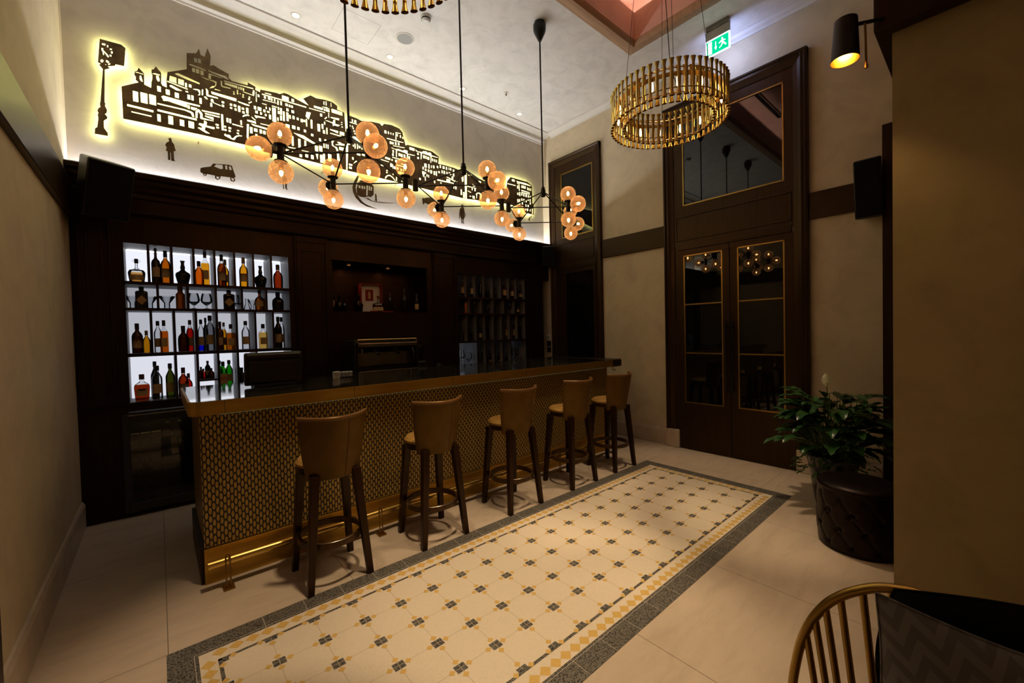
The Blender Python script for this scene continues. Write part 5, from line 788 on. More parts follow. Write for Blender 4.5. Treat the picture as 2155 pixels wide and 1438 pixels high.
BR=[(3.42,2.083,0.33,0.084,'malt','amber',5.03),(3.524,2.083,0.296,0.064,'tall','black',5.09),(3.582,2.083,0.3,0.072,'tall','darkamber',5.03),(3.736,2.083,0.305,0.097,'tall','black',5.03),(3.869,2.083,0.205,0.077,'round','black',5.03),(4.056,2.083,0.203,0.072,'round','black',5.08),(4.092,2.083,0.24,0.065,'jar','amber',5.03),(4.213,2.083,0.319,0.091,'tall','red',5.03),(4.371,2.083,0.297,0.089,'tall','red',5.03),(4.559,2.083,0.244,0.109,'malt','darkamber',5.03),(3.462,1.848,0.207,0.057,'jar','copper',5.03),(4.047,1.848,0.152,0.08,'carafe','clear',5.03),(4.489,1.848,0.177,0.078,'tall','black',5.03),(3.375,1.44,0.218,0.076,'round','clear',5.03),(3.529,1.44,0.193,0.079,'tall','black',5.03),(3.713,1.44,0.239,0.082,'tall','clear',5.03),(3.844,1.44,0.299,0.069,'tall','black',5.03),(3.936,1.44,0.299,0.085,'box','amberbox',5.03),(4.249,1.44,0.35,0.103,'tall','clear',5.03),(4.412,1.44,0.351,0.089,'tall','darkamber',5.03),(4.525,1.44,0.345,0.074,'tall','frost',5.03),(3.883,1.01,0.276,0.115,'square','black',5.03),(4.064,1.01,0.249,0.096,'square','black',5.03),(4.225,1.01,0.197,0.103,'square','darkamber',5.03),(4.497,1.01,0.17,0.105,'round','red',5.03),(4.605,1.01,0.243,0.098,'tall','olive',5.03)]
BM=[(1.582,1.845,0.308,0.067,'tall','olive',5.08),(1.647,1.845,0.203,0.11,'ship','black',5.03),(1.724,1.845,0.187,0.075,'ship','darkamber',5.08),(1.882,1.845,0.213,0.107,'ship','black',5.03),(2.127,1.845,0.208,0.155,'decanter','cognac',5.03),(2.287,1.845,0.25,0.06,'tall','black',5.03),(2.487,1.845,0.312,0.096,'round','darkamber',5.03),(2.664,1.845,0.257,0.07,'tall','olive',5.03)]

# ---------------------------------------------------------------- relief of the city on the back wall
import json
MU = json.loads(MURAL)
def plate(name, polys, y=5.006, th=.004, lit=True, label=None, cat='wall relief', mats=None, group=None, split=None):
    """metal sheet cut to an outline with its openings, standing clear of the wall"""
    cu = bpy.data.curves.new(name, 'CURVE'); cu.dimensions = '2D'; cu.fill_mode = 'BOTH'; cu.extrude = th / 2
    for p in polys:
        sp = cu.splines.new('POLY'); n = len(p) // 2; sp.points.add(n - 1)
        for i in range(n): sp.points[i].co = (p[2 * i] / 1000, p[2 * i + 1] / 1000, 0, 1)
        sp.use_cyclic_u = True
    tmp = bpy.data.objects.new('tmp', cu); C.objects.link(tmp)
    dg = bpy.context.evaluated_depsgraph_get(); dg.update()
    me0 = bpy.data.meshes.new_from_object(tmp.evaluated_get(dg)); bpy.data.objects.remove(tmp)
    xs = [v.co.x for v in me0.vertices]; cx = (min(xs) + max(xs)) / 2; cz = min(v.co.y for v in me0.vertices)
    vs = [(v.co.x - cx, -v.co.z, v.co.y - cz) for v in me0.vertices]
    fs = [tuple(p.vertices) for p in me0.polygons]
    me = bpy.data.meshes.new(name); me.from_pydata(vs, [], fs); me.materials.append(M_bronze); me.materials.append(M_ledback)
    me.update()
    for p in me.polygons:
        yy = sum(me.vertices[i].co.y for i in p.vertices) / len(p.vertices)
        zz = sum(me.vertices[i].co.z for i in p.vertices) / len(p.vertices) + cz
        xx = sum(me.vertices[i].co.x for i in p.vertices) / len(p.vertices) + cx
        if lit and yy > th * .4 and lit(xx, zz): p.material_index = 1
    o = bpy.data.objects.new(name, me); C.objects.link(o); o.location = (cx, y, cz)
    tag(o, label, cat, group)
    return o
always = lambda x, z: True
def citylit(x, z): return not (z > 4.03 and x < .8)
YP = 5.002
L3 = ['long bronze cut-out of hillside houses and church towers, left piece, backlit lime', 'bronze cut-out of stepped town houses behind the amber globes, middle piece', 'bronze cut-out of town houses at the right end of the back wall']
for i, P_ in enumerate(MU['city']): plate('city_relief', P_, YP, .003, citylit, L3[i], 'wall relief', group='city skyline panels on the back wall')
b = MB()
for x, z in ((-.02, 3.58), (.36, 3.47), (.9, 3.62), (1.5, 3.45), (2.4, 3.5), (3.2, 3.5), (4.0, 3.52), (4.5, 3.6)): b.cyl((x, 5.002, z), (x, 5.05, z), .004, n=8)
tag(b.build('relief_standoff_pins', M_brassd), 'little brass pins holding the city relief off the wall', 'pins', kind='stuff')
plate('clock_post_relief', MU['clock'], YP, .003, always, 'bronze cut-out of a street clock on a post, left of the city')
plate('man_relief', MU['man'], YP + .022, .003, None, 'small bronze cut-out of a man standing below the city, left')
plate('car_relief', MU['car'], YP + .022, .003, None, 'bronze cut-out of an old car facing left, below the city')
plate('walker_relief', MU['legs'], YP + .022, .003, None, 'small bronze cut-out of a walker, only the legs showing under an amber globe')
plate('woman_relief', MU['woman'], YP + .022, .003, None, 'small bronze cut-out of a woman in a skirt below the city')
plate('boy_relief', MU['boy'], YP + .022, .003, None, 'small bronze cut-out of a man in a coat, rightmost figure under the city')
plate('child_relief', MU['small'], YP + .022, .003, None, 'tiny bronze cut-out of a walker beside the tram')
plate('tram_relief', MU['tram'], YP + .014, .003, None, 'bronze cut-out of a tram with windows on curved rails')
plate('track_relief', MU['track'], YP + .018, .003, None, 'large curved bronze rail sweeping under the tram')
plate('track_relief', MU['track2'], YP + .018, .003, None, 'short bronze rail running right from under the tram')
plate('car_relief', MU['car2'], YP + .022, .003, None, 'second bronze cut-out car, partly behind the joined amber globes')
plate('flourish_relief', MU['scribble'], YP + .022, .003, None, 'thin bronze squiggle below the right end of the city')

# ---------------------------------------------------------------- bottles
def prof(kind, r, h):
    if kind == 'tall': return [(r * .92, 0), (r, .01 * h), (r, .58 * h), (r * .96, .64 * h), (r * .6, .74 * h), (r * .36, .80 * h), (r * .32, .93 * h), (r * .38, .935 * h), (r * .38, .96 * h)], .85
    if kind == 'malt': return [(r * .92, 0), (r, .02 * h), (r * 1.02, .50 * h), (r * .98, .58 * h), (r * .8, .66 * h), (r * .45, .72 * h), (r * .34, .78 * h), (r * .36, .84 * h), (r * .34, .95 * h)], .80
    if kind == 'square': return [(r * .9, 0), (r * .94, .02 * h), (r * .94, .60 * h), (r * .85, .66 * h), (r * .42, .74 * h), (r * .36, .80 * h), (r * .34, .95 * h)], .82
    if kind == 'round': return [(r * .85, 0), (r * .95, .03 * h), (r, .30 * h), (r * .98, .50 * h), (r * .85, .60 * h), (r * .45, .70 * h), (r * .34, .76 * h), (r * .33, .93 * h)], .78
    if kind == 'ship': return [(r * .6, 0), (r * .72, .03 * h), (r * .95, .30 * h), (r, .40 * h), (r * .9, .48 * h), (r * .45, .56 * h), (r * .28, .62 * h), (r * .33, .72 * h), (r * .22, .85 * h), (r * .26, .96 * h), (r * .30, 1.0 * h)], .97
    if kind == 'decanter': return [(r * .8, 0), (r * .86, .03 * h), (r * .98, .32 * h), (r, .42 * h), (r * .82, .52 * h), (r * .3, .57 * h), (r * .17, .63 * h), (r * .16, .80 * h), (r * .2, .82 * h)], .82
    if kind == 'swing': return [(r * .95, 0), (r, .02 * h), (r, .56 * h), (r * .85, .64 * h), (r * .4, .70 * h), (r * .3, .76 * h), (r * .28, .92 * h)], .90
    if kind == 'tall' and col == 'clear' and abs(x - .322) < .01: MB().lathe([(r * 1.01, .002), (r * 1.02, .045), (r * .9, .055)], (x, y, z), 24, cap=False).build('blue_base', glassmat('glass_blue', (.02, .06, .85), (.005, .02, .3)), t)
    if kind == 'apothecary': return [(r * .95, 0), (r, .03 * h), (r, .72 * h), (r * .92, .78 * h), (r * .4, .82 * h), (r * .36, .86 * h), (r * .36, .94 * h)], .86
    if kind == 'jar': return [(r * .9, 0), (r, .02 * h), (r, .66 * h), (r * .55, .76 * h), (r * .5, .80 * h), (r * .5, .95 * h)], .80
    if kind == 'barrel': return [(r * .85, 0), (r * .98, .05 * h), (r, .35 * h), (r * .95, .52 * h), (r * .6, .62 * h), (r * .28, .68 * h), (r * .28, .84 * h)], .82
    if kind == 'carafe': return [(r, 0), (r, .1 * h), (r * .55, .55 * h), (r * .5, .9 * h), (r * .62, 1.0 * h)], 2
    if kind == 'flask': return [(r * .82, 0), (r * .88, .02 * h), (r, .50 * h), (r * .92, .60 * h), (r * .5, .68 * h), (r * .3, .72 * h), (r * .3, .80 * h)], .80
    return [(r, 0), (r, h)], 2
CAPC = {'amber': M_blackp, 'copper': M_piping}
ROWN = {2.083: 'top row', 1.848: 'second row', 1.44: 'third row', 1.01: 'bottom row', 1.165: 'small inner shelf', 1.075: 'low shelf behind the till', 1.845: 'central niche'}
KN = {'tall': 'slim bottle', 'malt': 'straight whisky bottle', 'square': 'square bottle', 'round': 'round shouldered bottle', 'ship': 'squat onion shaped bottle', 'decanter': 'wide decanter', 'swing': 'swing top bottle', 'apothecary': 'apothecary bottle with diamond label', 'jar': 'short stoneware bottle', 'barrel': 'barrel shaped bottle', 'carafe': 'small open carafe', 'flask': 'flat shouldered bottle', 'box': 'tall carton'}
CN = {'amberlow': 'half clear amber', 'dark': 'dark brown', 'amber': 'amber', 'black': 'black', 'orange': 'orange amber', 'gold': 'golden', 'amberdark': 'deep amber', 'cognac': 'cognac brown', 'copper': 'copper coloured', 'clear': 'clear', 'darkamber': 'dark brown amber', 'red': 'red amber', 'frost': 'frosted', 'paleamber': 'pale yellow', 'olive': 'olive green', 'green': 'bright green', 'amberbox': 'brown'}
ORD = ['first', 'second', 'third', 'fourth', 'fifth', 'sixth', 'seventh', 'eighth', 'ninth', 'tenth', 'eleventh', 'twelfth', 'thirteenth', 'fourteenth', 'fifteenth', 'sixteenth', 'seventeenth', 'eighteenth', 'nineteenth', 'twentieth']
def bottle(x, z, h, w_, kind, col, y, where, group, order):
    w_ = w_ * 5.03 / math.hypot(x, 5.03); r = w_ / 2
    nm = 'carton' if kind == 'box' else ('carafe' if kind == 'carafe' else 'bottle')
    ex = 5 if kind in ('square', 'apothecary', 'flask', 'box') else 2
    lab = f'{CN[col]} {KN[kind]}, {ORD[order]} in {where}'
    t = thing(nm, lab, nm, (x, y, z), group)
    m = G.get(col) or {'copper': M_copper, 'amberbox': M_amberbox}[col]
    if kind == 'jar' and col == 'amber': m = M_brassd
    p, ct = prof(kind, r, h); sy = .6 if kind in ('flask', 'apothecary', 'square') else (.55 if kind == 'box' else 1)
    bm_ = MB().lathe(p, (x, y, z), 24, ex=ex, sy=sy); mats = m
    if col in ('amber', 'gold', 'orange', 'amberlow', 'amberdark', 'cognac', 'paleamber', 'red') and kind in ('malt', 'square', 'decanter', 'round', 'barrel', 'flask', 'tall'):
        lev = z + h * {'decanter': .40, 'flask': .56, 'square': .66, 'paleamber': .5}.get(kind, .76 if order % 3 else .70); mats = [m, G['clear']]
        bm_.m = [1 if sum(bm_.v[i].z for i in f) / len(f) > lev else 0 for f in bm_.f]
    bm_.build('glass_body' if kind != 'box' else 'carton_body', mats, t)
    nr = p[-1][0]
    if ct < 1.5:
        cr = nr * 1.18; capm = {'gold': M_paper, 'red': M_piping, 'cognac': M_piping, 'copper': M_piping}.get(col, M_blackp) if kind not in ('square',) else M_blackp
        MB().lathe([(cr, h * ct), (cr, h * .985), (cr * .85, h)], (x, y, z), 14).build('cap', capm, t)
    if kind in ('malt', 'tall', 'square', 'flask', 'swing', 'barrel', 'decanter') and not (kind == 'tall' and col in ('frost', 'black') and order % 2):
        z0, z1 = (.18, .45) if kind != 'decanter' else (.08, .30)
        rr = r * 1.012
        if ex == 2:
            b = MB(); n = 12; vs = []; fs = []
            a0 = math.atan2(-y, -x); 
            for k in range(n + 1):
                a = a0 - .95 + 1.9 * k / n
                for q in (z0, z1): vs.append((x + rr * math.cos(a), y + rr * math.sin(a), z + q * h))
            for k in range(n): fs.append((2 * k, 2 * k + 2, 2 * k + 3, 2 * k + 1))
            b.add(vs, fs, 0, True).build('paper_label', M_paper, t, recalc=False)
        else:
            yy = y - r * .94 * sy * 1.03; b = MB().quad((x - r * .7, yy, z + z0 * h), (x + r * .7, yy, z + z0 * h), (x + r * .7, yy, z + z1 * h), (x - r * .7, yy, z + z1 * h)); b.build('paper_label', M_paper, t)
    if kind == 'tall' and col == 'clear' and abs(x - .322) < .01: MB().lathe([(r * 1.01, .002), (r * 1.02, .045), (r * .9, .055)], (x, y, z), 24, cap=False).build('blue_base', glassmat('glass_blue', (.02, .06, .85), (.005, .02, .3)), t)
    if kind == 'apothecary':
        yy = y - r * sy * 1.02; b = MB().quad((x - r * .85, yy, z + .38 * h), (x, yy, z + .16 * h), (x + r * .85, yy, z + .38 * h), (x, yy, z + .60 * h)); b.build('diamond_label', M_paper, t)
    if kind in ('swing',) or (kind == 'decanter' and col == 'amberlow'):
        for s_ in (-1, 1): MB().tube([(x + s_ * nr, y, z + h * .84), (x + s_ * nr * 2.2, y, z + h * .90), (x + s_ * nr * 2.0, y, z + h * .95), (x + s_ * nr * .9, y, z + h * .96)], .0012, 6).build('wire_bail', M_black, t)
    return t
def text_on(name, s, loc, size, mat, parent, rot=(PI / 2, 0, 0)):
    cu = bpy.data.curves.new(name, 'FONT'); cu.body = s; cu.size = size; cu.align_x = 'CENTER'; cu.align_y = 'CENTER'; cu.extrude = .0003
    o = bpy.data.objects.new('tmp', cu); C.objects.link(o); dg = bpy.context.evaluated_depsgraph_get(); dg.update()
    me = bpy.data.meshes.new_from_object(o.evaluated_get(dg)); bpy.data.objects.remove(o)
    me.materials.clear(); me.materials.append(mat)
    q = bpy.data.objects.new(name, me); C.objects.link(q); q.rotation_euler = rot
    q.parent = parent; q.location = Vector(loc) - parent_world(parent); return q
for data, side, grp in ((BL, 'bright left shelf', 'bottles on the bright left shelf'), (BR, 'dim right shelf', 'bottles on the dim right shelf'), (BM, '', 'bottles in the central niche')):
    cnt = {}
    for x, z, h, w_, kind, col, y in sorted(data, key=lambda q: (q[1], q[0])):
        k = cnt.get(z, 0); cnt[z] = k + 1
        where = 'central niche' if z == 1.845 else f'{ROWN[z]} of {side}'
        if z == 1.165: where = 'small inner shelf'
        if z == 1.075: where = 'low shelf by the till'
        dy = .02
        t = bottle(x, z + .001, h, w_, kind, col, y + dy, where, grp, k)
        if kind == 'square' and col == 'green':
            lb = MB().box(x - .036, x + .034, y - .012, y - .0105, z + .02, z + .13).build('paper_label', M_paper, t)
            text_on('label_lettering', 'J&B', (x - .001, y - .0125, z + .08), .042, pmat('red_print', (.45, .03, .02), .6), t)
# display box with the decanter
t = thing('display_box', 'open white presentation box with red rim behind the red decanter', 'box', (2.08, 5.1, 1.845))
b = MB(); b.box(1.94, 2.21, 5.19, 5.195, 1.86, 2.20); b.add([(1.94, 5.19, 1.86), (2.21, 5.19, 1.86), (2.30, 5.02, 1.852), (2.02, 5.0, 1.852)], [(0, 1, 2, 3)]); b.add([(1.94, 5.19, 1.86), (1.94, 5.19, 2.20), (1.93, 5.12, 2.21), (1.95, 5.10, 1.86)], [(0, 1, 2, 3)])
b.build('white_lining', M_white, t)
M_redbox = pmat('crimson_card', (.22, .015, .01), .5)
b = MB(); b.box(1.932, 1.94, 5.10, 5.2, 1.85, 2.21); b.box(2.21, 2.218, 5.12, 5.2, 1.85, 2.21); b.box(1.932, 2.218, 5.12, 5.2, 2.20, 2.21); b.box(2.0, 2.30, 4.995, 5.0, 1.846, 1.86); b.box(1.932, 2.218, 5.196, 5.20, 1.85, 2.2); b.build('red_rim', M_redbox, t)
b = MB().box(2.02, 2.12, 5.184, 5.189, 2.0, 2.14); pn = b.build('emblem_panel', M_redbox, t)
MB().lathe([(.0, 0), (.016, .01), (.012, .04), (.02, .06), (.012, .09), (0, .1)], (2.07, 5.183, 2.02), 10, sy=.1).build('emblem', M_paper, pn)

# drinking glasses on the shelves
def dg_(kind, x, z, y, h, w_, label, group):
    r = w_ / 2; t = None
    P = {'snifter': [(r * .62, 0), (r * .6, .006), (.006, .014), (.005, .22 * h), (r * .35, .28 * h), (r * .9, .45 * h), (r, .6 * h), (r * .85, .85 * h), (r * .72, h), (r * .70, h), (r * .83, .85 * h), (r * .97, .6 * h), (r * .86, .46 * h), (0.0, .30 * h)],
         'wine': [(r * .8, 0), (r * .78, .004), (.005, .012), (.004, .42 * h), (r * .4, .47 * h), (r * .95, .65 * h), (r, .75 * h), (r * .78, h), (r * .76, h), (r * .97, .75 * h), (r * .9, .65 * h), (0.0, .49 * h)],
         'flare': [(r * .35, 0), (r * .35, .03 * h), (r * .35, .45 * h), (r, h), (r * .97, h), (r * .32, .46 * h), (r * .31, .05 * h), (0, .05 * h)],
         'flute': [(r * .8, 0), (r * .8, .01), (r, h), (r * .95, h), (r * .72, .03), (0, .03)]}[kind]
    o = MB().lathe(P, (x, y, z), 22, cap=False).build({'snifter': 'brandy_glass', 'wine': 'wine_glass', 'flare': 'flared_glass', 'flute': 'tall_glass'}[kind], G['drink'], None, origin=(x, y, z))
    return tag(o, label, 'glass', group)
gg = 'glasses between the bottles on the left shelf'
dg_('snifter', .276, 1.849, 5.05, .155, .098, 'left clear brandy glass of the pair in second row of the bright shelf', gg)
dg_('snifter', .376, 1.849, 5.05, .155, .098, 'right clear brandy glass of the pair in second row of the bright shelf', gg)
dg_('flare', -.165, 1.849, 5.10, .115, .12, 'flared clear glass left of the first diamond label bottle', gg)
dg_('flare', -.045, 1.849, 5.10, .115, .12, 'flared clear glass right of the first diamond label bottle', gg)
dg_('flare', .075, 1.849, 5.06, .118, .13, 'flared clear glass standing left of the copper coloured bottle', gg)
dg_('snifter', .615, 1.849, 5.12, .16, .10, 'clear brandy glass half hidden behind the second diamond label bottle', gg)
dg_('flare', .77, 1.849, 5.10, .11, .09, 'flared clear glass beside the small carafe', gg)
gg = 'glasses on the dim right shelf'
dg_('wine', 3.364, 1.011, 5.05, .30, .095, 'wine glass nearest the lit corner of the right shelf', gg)
dg_('wine', 3.489, 1.011, 5.05, .26, .10, 'second wine glass in the bottom row of the right shelf', gg)
dg_('flute', 3.70, 1.011, 5.04, .25, .07, 'tall clear tumbler in the bottom row of the right shelf', gg)
dg_('wine', 4.371, 1.011, 5.04, .29, .09, 'left of two wine glasses at the right end of the bottom row', gg)
dg_('wine', 4.455, 1.011, 5.08, .28, .09, 'right of two wine glasses at the right end of the bottom row', gg)
dg_('flare', 3.36, 1.849, 5.05, .15, .10, 'flared glass left of the copper bottle on the dim shelf', gg)
dg_('wine', 3.61, 1.849, 5.05, .19, .09, 'stemmed glass right of the copper bottle on the dim shelf', gg)
dg_('snifter', 3.86, 1.849, 5.05, .10, .09, 'low brandy glass in second row of the dim shelf', gg)
dg_('wine', 4.31, 1.849, 5.05, .19, .09, 'stemmed glass near the right end of the second row, dim shelf', gg)

# drinks in the cooler
cnt = 0
for z, L in ((.606, [(-.19, 'can'), (-.115, 'can'), (-.04, 'can'), (.04, 'jug'), (.13, 'jug')]), (.366, [(-.17, 'b'), (-.10, 'b'), (-.01, 'r'), (.05, 'r'), (.11, 'r'), (.17, 'r'), (.24, 'r')]), (.10, [(-.16, 'r'), (-.09, 'r')])):
    for k, (x, kd) in enumerate(L):
        wh = {.606: 'upper', .366: 'middle', .10: 'lower'}[z]
        y = YC + .10
        if kd == 'can':
            t = thing('drink_carton', f'small pale drink carton with red print, {ORD[k]} from left on the {wh} cooler shelf', 'carton', (x, y, z), 'drinks in the cooler')
            MB().box(x - .032, x + .032, y - .03, y + .03, z, z + .105).build('carton_body', M_paper, t); MB().box(x - .028, x + .028, y - .0325, y - .03, z + .05, z + .085).build('red_band', M_redbox, t)
        else:
            h = .18 if kd == 'jug' else .16; r = .036 if kd == 'jug' else .026
            t = thing('cooler_bottle', f'{"plump pale" if kd == "jug" else ("brown" if kd == "b" else "small red labelled")} bottle, {ORD[k]} from left on the {wh} cooler shelf', 'bottle', (x, y, z), 'drinks in the cooler')
            p, ct = prof('round', r, h); MB().lathe(p, (x, y, z), 18).build('glass_body', G['paleamber'] if kd == 'jug' else G['darkamber'], t)
            MB().lathe([(r * .4, h * .93), (r * .4, h)], (x, y, z), 10).build('cap', M_redbox if kd == 'r' else M_brassd, t)
            MB().lathe([(r * 1.02, h * .15), (r * 1.03, h * .45)], (x, y, z), 18, cap=False).build('paper_label', M_redbox if kd == 'r' else M_paper, t)

# ---------------------------------------------------------------- doors on the right wall
def glazed(parent, name, y0, y1, z0, z1, x, bead=True, bars=()):
    p = MB().box(x, x + .006, y0, y1, z0, z1).build('glass_pane', M_doorglass, parent)
    b = MB(); e = .012; X = x - .012
    b.box(X, x + .002, y0 - .002, y0 + e, z0, z1); b.box(X, x + .002, y1 - e, y1 + .002, z0, z1); b.box(X, x + .002, y0, y1, z0 - .002, z0 + e); b.box(X, x + .002, y0, y1, z1 - e, z1 + .002)
    b.build('brass_bead', M_goldchair, p)
    if bars:
        b = MB()
        for z in bars: b.box(X + .003, x + .002, y0 + e, y1 - e, z - .008, z + .008)
        b.build('glazing_bar', M_goldchair, p)
    return p
def framed(b, x0, x1, y0, y1, z0, z1, holes):
    """solid sheet with rectangular holes, rows bottom to top (hy0, hy1, hz0, hz1) stacked in z"""
    z = z0
    for hy0, hy1, hz0, hz1 in holes:
        b.box(x0, x1, y0, y1, z, hz0); b.box(x0, x1, y0, hy0, hz0, hz1); b.box(x0, x1, hy1, y1, hz0, hz1); z = hz1
    b.box(x0, x1, y0, y1, z, z1)
def casing(root, y0, y1, z1, wd=.13):
    b = MB()
    prf = [(0, 0), (-.055, 0), (-.06, .02), (-.045, .035), (-.05, .06), (-.038, .09), (-.03, wd), (0, wd)]
    for a, s in ((y0, 1), (y1, -1)):
        b.sweep([(XR + p[0], a + s * p[1]) for p in prf], 'z', 0 if a else 0, z1)
    b.sweep([(XR + p[0] - .001, z1 - p[1]) for p in prf], 'y', y0, y1)
    b.build('casing', M_wooddoor, root)
d1 = thing('door_1', None, None, (XR, 2.0, 0), kind='structure')
casing(d1, 1.21, 2.79, 4.39)
b = MB(); framed(b, XR - .022, XR - .002, 1.33, 2.67, 2.60, 4.27, [(1.43, 2.54, 3.10, 4.14)]); b.build('transom_frame', M_wooddoor, d1)
MB().box(XR - .034, XR - .022, 1.36, 2.64, 2.545, 2.62).build('transom_rail', M_woodh, d1, bevel=.004)
b = MB(); b.box(XR - .030, XR - .022, 1.36, 2.64, 2.66, 2.675); b.box(XR - .030, XR - .022, 1.36, 2.64, 2.955, 2.97); b.box(XR - .030, XR - .022, 1.36, 1.375, 2.66, 2.97); b.box(XR - .030, XR - .022, 2.625, 2.64, 2.66, 2.97); b.build('transom_panel', M_woodh, d1, bevel=.003)
glazed(d1, 'g', 1.43, 2.54, 3.10, 4.14, XR - .014)
for y0, y1, g0, g1, hs in ((1.335, 1.982, 1.43, 1.90, 1), (1.988, 2.645, 2.07, 2.54, -1)):
    b = MB(); framed(b, XR - .03, XR - .002, y0, y1, .005, 2.54, [(g0, g1, .60, 2.47)])
    lf = b.build('door_leaf', M_wooddoor, d1, bevel=.003)
    glazed(lf, 'g', g0, g1, .60, 2.47, XR - .018, bars=(1.85, 1.235))
    yh = 1.952 if hs > 0 else 2.022
    h = MB().cyl((XR - .075, yh, .78), (XR - .075, yh, 1.62), .011, n=12)
    for z in (.85, 1.55): h.cyl((XR - .075, yh, z), (XR - .03, yh, z), .008, n=10)
    h.build('handle', M_black, lf)
d2 = thing('door_2', None, None, (XR, 4.33, 0), kind='structure')
casing(d2, 3.81, 4.855, 4.385, .11)
b = MB(); framed(b, XR - .022, XR - .002, 3.91, 4.75, 2.6, 4.29, [(3.965, 4.60, 3.08, 4.125)]); b.build('transom_frame', M_wooddoor, d2)
MB().box(XR - .034, XR - .022, 3.92, 4.745, 2.56, 2.63).build('transom_rail', M_woodh, d2, bevel=.004)
b = MB(); b.box(XR - .030, XR - .022, 3.96, 4.66, 2.70, 2.712); b.box(XR - .030, XR - .022, 3.96, 4.66, 2.98, 2.992); b.box(XR - .030, XR - .022, 3.96, 3.972, 2.70, 2.99); b.box(XR - .030, XR - .022, 4.648, 4.66, 2.70, 2.99); b.build('transom_panel', M_woodh, d2)
glazed(d2, 'g', 3.965, 4.60, 3.08, 4.125, XR - .014)
b = MB(); framed(b, XR - .03, XR - .002, 3.93, 4.735, .005, 2.56, [(3.98, 4.53, .60, 2.49)]); lf = b.build('door_leaf', M_wooddoor, d2, bevel=.003)
MB().box(XR - .018, XR - .012, 3.98, 4.53, .60, 2.49).build('glass_pane', M_doorglass, lf)

# ---------------------------------------------------------------- right foreground pier, beam and tall dark panel
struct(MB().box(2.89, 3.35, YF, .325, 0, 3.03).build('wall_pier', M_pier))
b = MB().box(2.80, 3.45, YF, .385, 3.03, 4.88); struct(b.build('ceiling_beam', M_wenge, bevel=.004))
t = thing('dark_wall_panel', 'tall narrow black panel standing against the wall right of the plant', 'wall panel', (XR - .07, .4, 0))
MB().box(XR - .13, XR - .001, .05, .632, .0, 3.34).build('panel', M_wenge, t, bevel=.004)
def speaker(label, c, rot, size, mount):
    t = thing('wall_speaker', label, 'speaker', c)
    w_, d, h = size; b = MB()
    p = [(-w_ / 2, 0), (w_ / 2, 0), (w_ * .36, d), (-w_ * .36, d)]
    b.sweep([(x, y) for x, y in p], 'z', -h / 2, h / 2)
    R = Matrix.Rotation(rot[2], 3, 'Z') @ Matrix.Rotation(rot[0], 3, 'X')
    b.v = [R @ v + Vector(c) for v in b.v]
    b.build('cabinet', M_blackp, t, bevel=.015, seg=3)
    g = MB().box(-w_ / 2 + .012, w_ / 2 - .012, -.006, .0, -h / 2 + .012, h / 2 - .012); g.v = [R @ v + Vector(c) for v in g.v]; g.build('grille', M_blackm, t, bevel=.003)
    MB().cyl(R @ Vector((0, d * .9, 0)) + Vector(c), mount, .014).build('bracket', M_black, t)
    return t
speaker('black speaker hung in the upper left corner beside the timber rail', (-.25, 4.52, 2.735), (math.radians(20), 0, math.radians(24)), (.29, .27, .44), (-.40, 4.90, 2.78))
speaker('small black speaker in the right corner above the cream wall strip', (4.90, 4.72, 2.79), (math.radians(8), 0, math.radians(-45)), (.21, .20, .32), (5.05, 4.90, 2.80))
speaker('black speaker on the right wall, tilted over the plant', (4.88, .715, 2.77), (math.radians(9), 0, math.radians(-90)), (.20, .20, .52), (XR - .02, .70, 2.80))

# spot lamp on the beam
t = thing('beam_spot_lamp', 'black cylinder lamp with glowing golden mouth on the dark beam', 'lamp', (2.80, .36, 3.02))
ax = Vector((-.02, .02, -1)).normalized(); top = Vector((2.575, .455, 3.035)); q = ax.to_track_quat('Z', 'Y').to_matrix()
MB().lathe([(.0, 0), (.030, .0), (.046, .012), (.057, .205)], top, 32, mat=q, cap=False).build('lamp_shade', M_black, t)
MB().lathe([(.043, .02), (.0555, .2045)], top, 32, mat=q, cap=False).build('shade_lining', M_brassp, t)
MB().lathe([(.012, .02), (.018, .05), (.032, .10), (.034, .125), (.02, .15), (.0, .158)], top, 20, mat=q).build('bulb', emat('lamp_bulb', (1, .64, .26), 45), t)
MB().cyl(top + Vector((.04, -.03, -.03)), (2.81, .345, 3.08), .009).build('arm', M_black, t)
MB().cyl((2.63, .392, 3.0), (2.63, .388, 2.80), .005).cyl((2.63, .388, 2.80), (2.63, .388, 2.785), .008).build('lever', M_brassd, t)
spot('beam_lamp_beam', top + ax * .19, top + ax * 2, 5, (1, .6, .25), 100, .5, .04)

# ---------------------------------------------------------------- ceiling fittings
M_ring = pmat('white_trim_ring', (.70, .66, .58), .4, vary=.03)
for i, x in enumerate((1.187, 2.21, 3.246, 4.288)):
    t = thing('downlight', f'small round recessed ceiling downlight, {ORD[i]} from the left along the back wall', 'downlight', (x, 4.68, ZC), 'ceiling downlights along the back wall')
    MB().lathe([(.034, -.004), (.046, -.004), (.05, 0)], (x, 4.68, ZC), 24, cap=False).build('trim_ring', M_ring, t)
    MB().lathe([(.0, -.002), (.034, -.002)], (x, 4.68, ZC), 24, cap=False).build('lens', M_down, t)
t = thing('ceiling_loudspeaker', 'round grey perforated loudspeaker flush in the ceiling', 'speaker', (2.21, 4.286, ZC))
MB().lathe([(.085, -.005), (.098, -.005), (.102, 0)], (2.21, 4.286, ZC), 36, cap=False).build('trim_ring', M_ring, t)
MB().lathe([(.0, -.003), (.086, -.003)], (2.21, 4.286, ZC), 36, cap=False).build('grille', pmat('grey_mesh', (.34, .34, .34), .6, vary=.3, scale=300), t)
t = thing('smoke_detector', 'white dome smoke detector on the ceiling between two pendant rods', 'smoke detector', (2.238, 3.861, ZC))
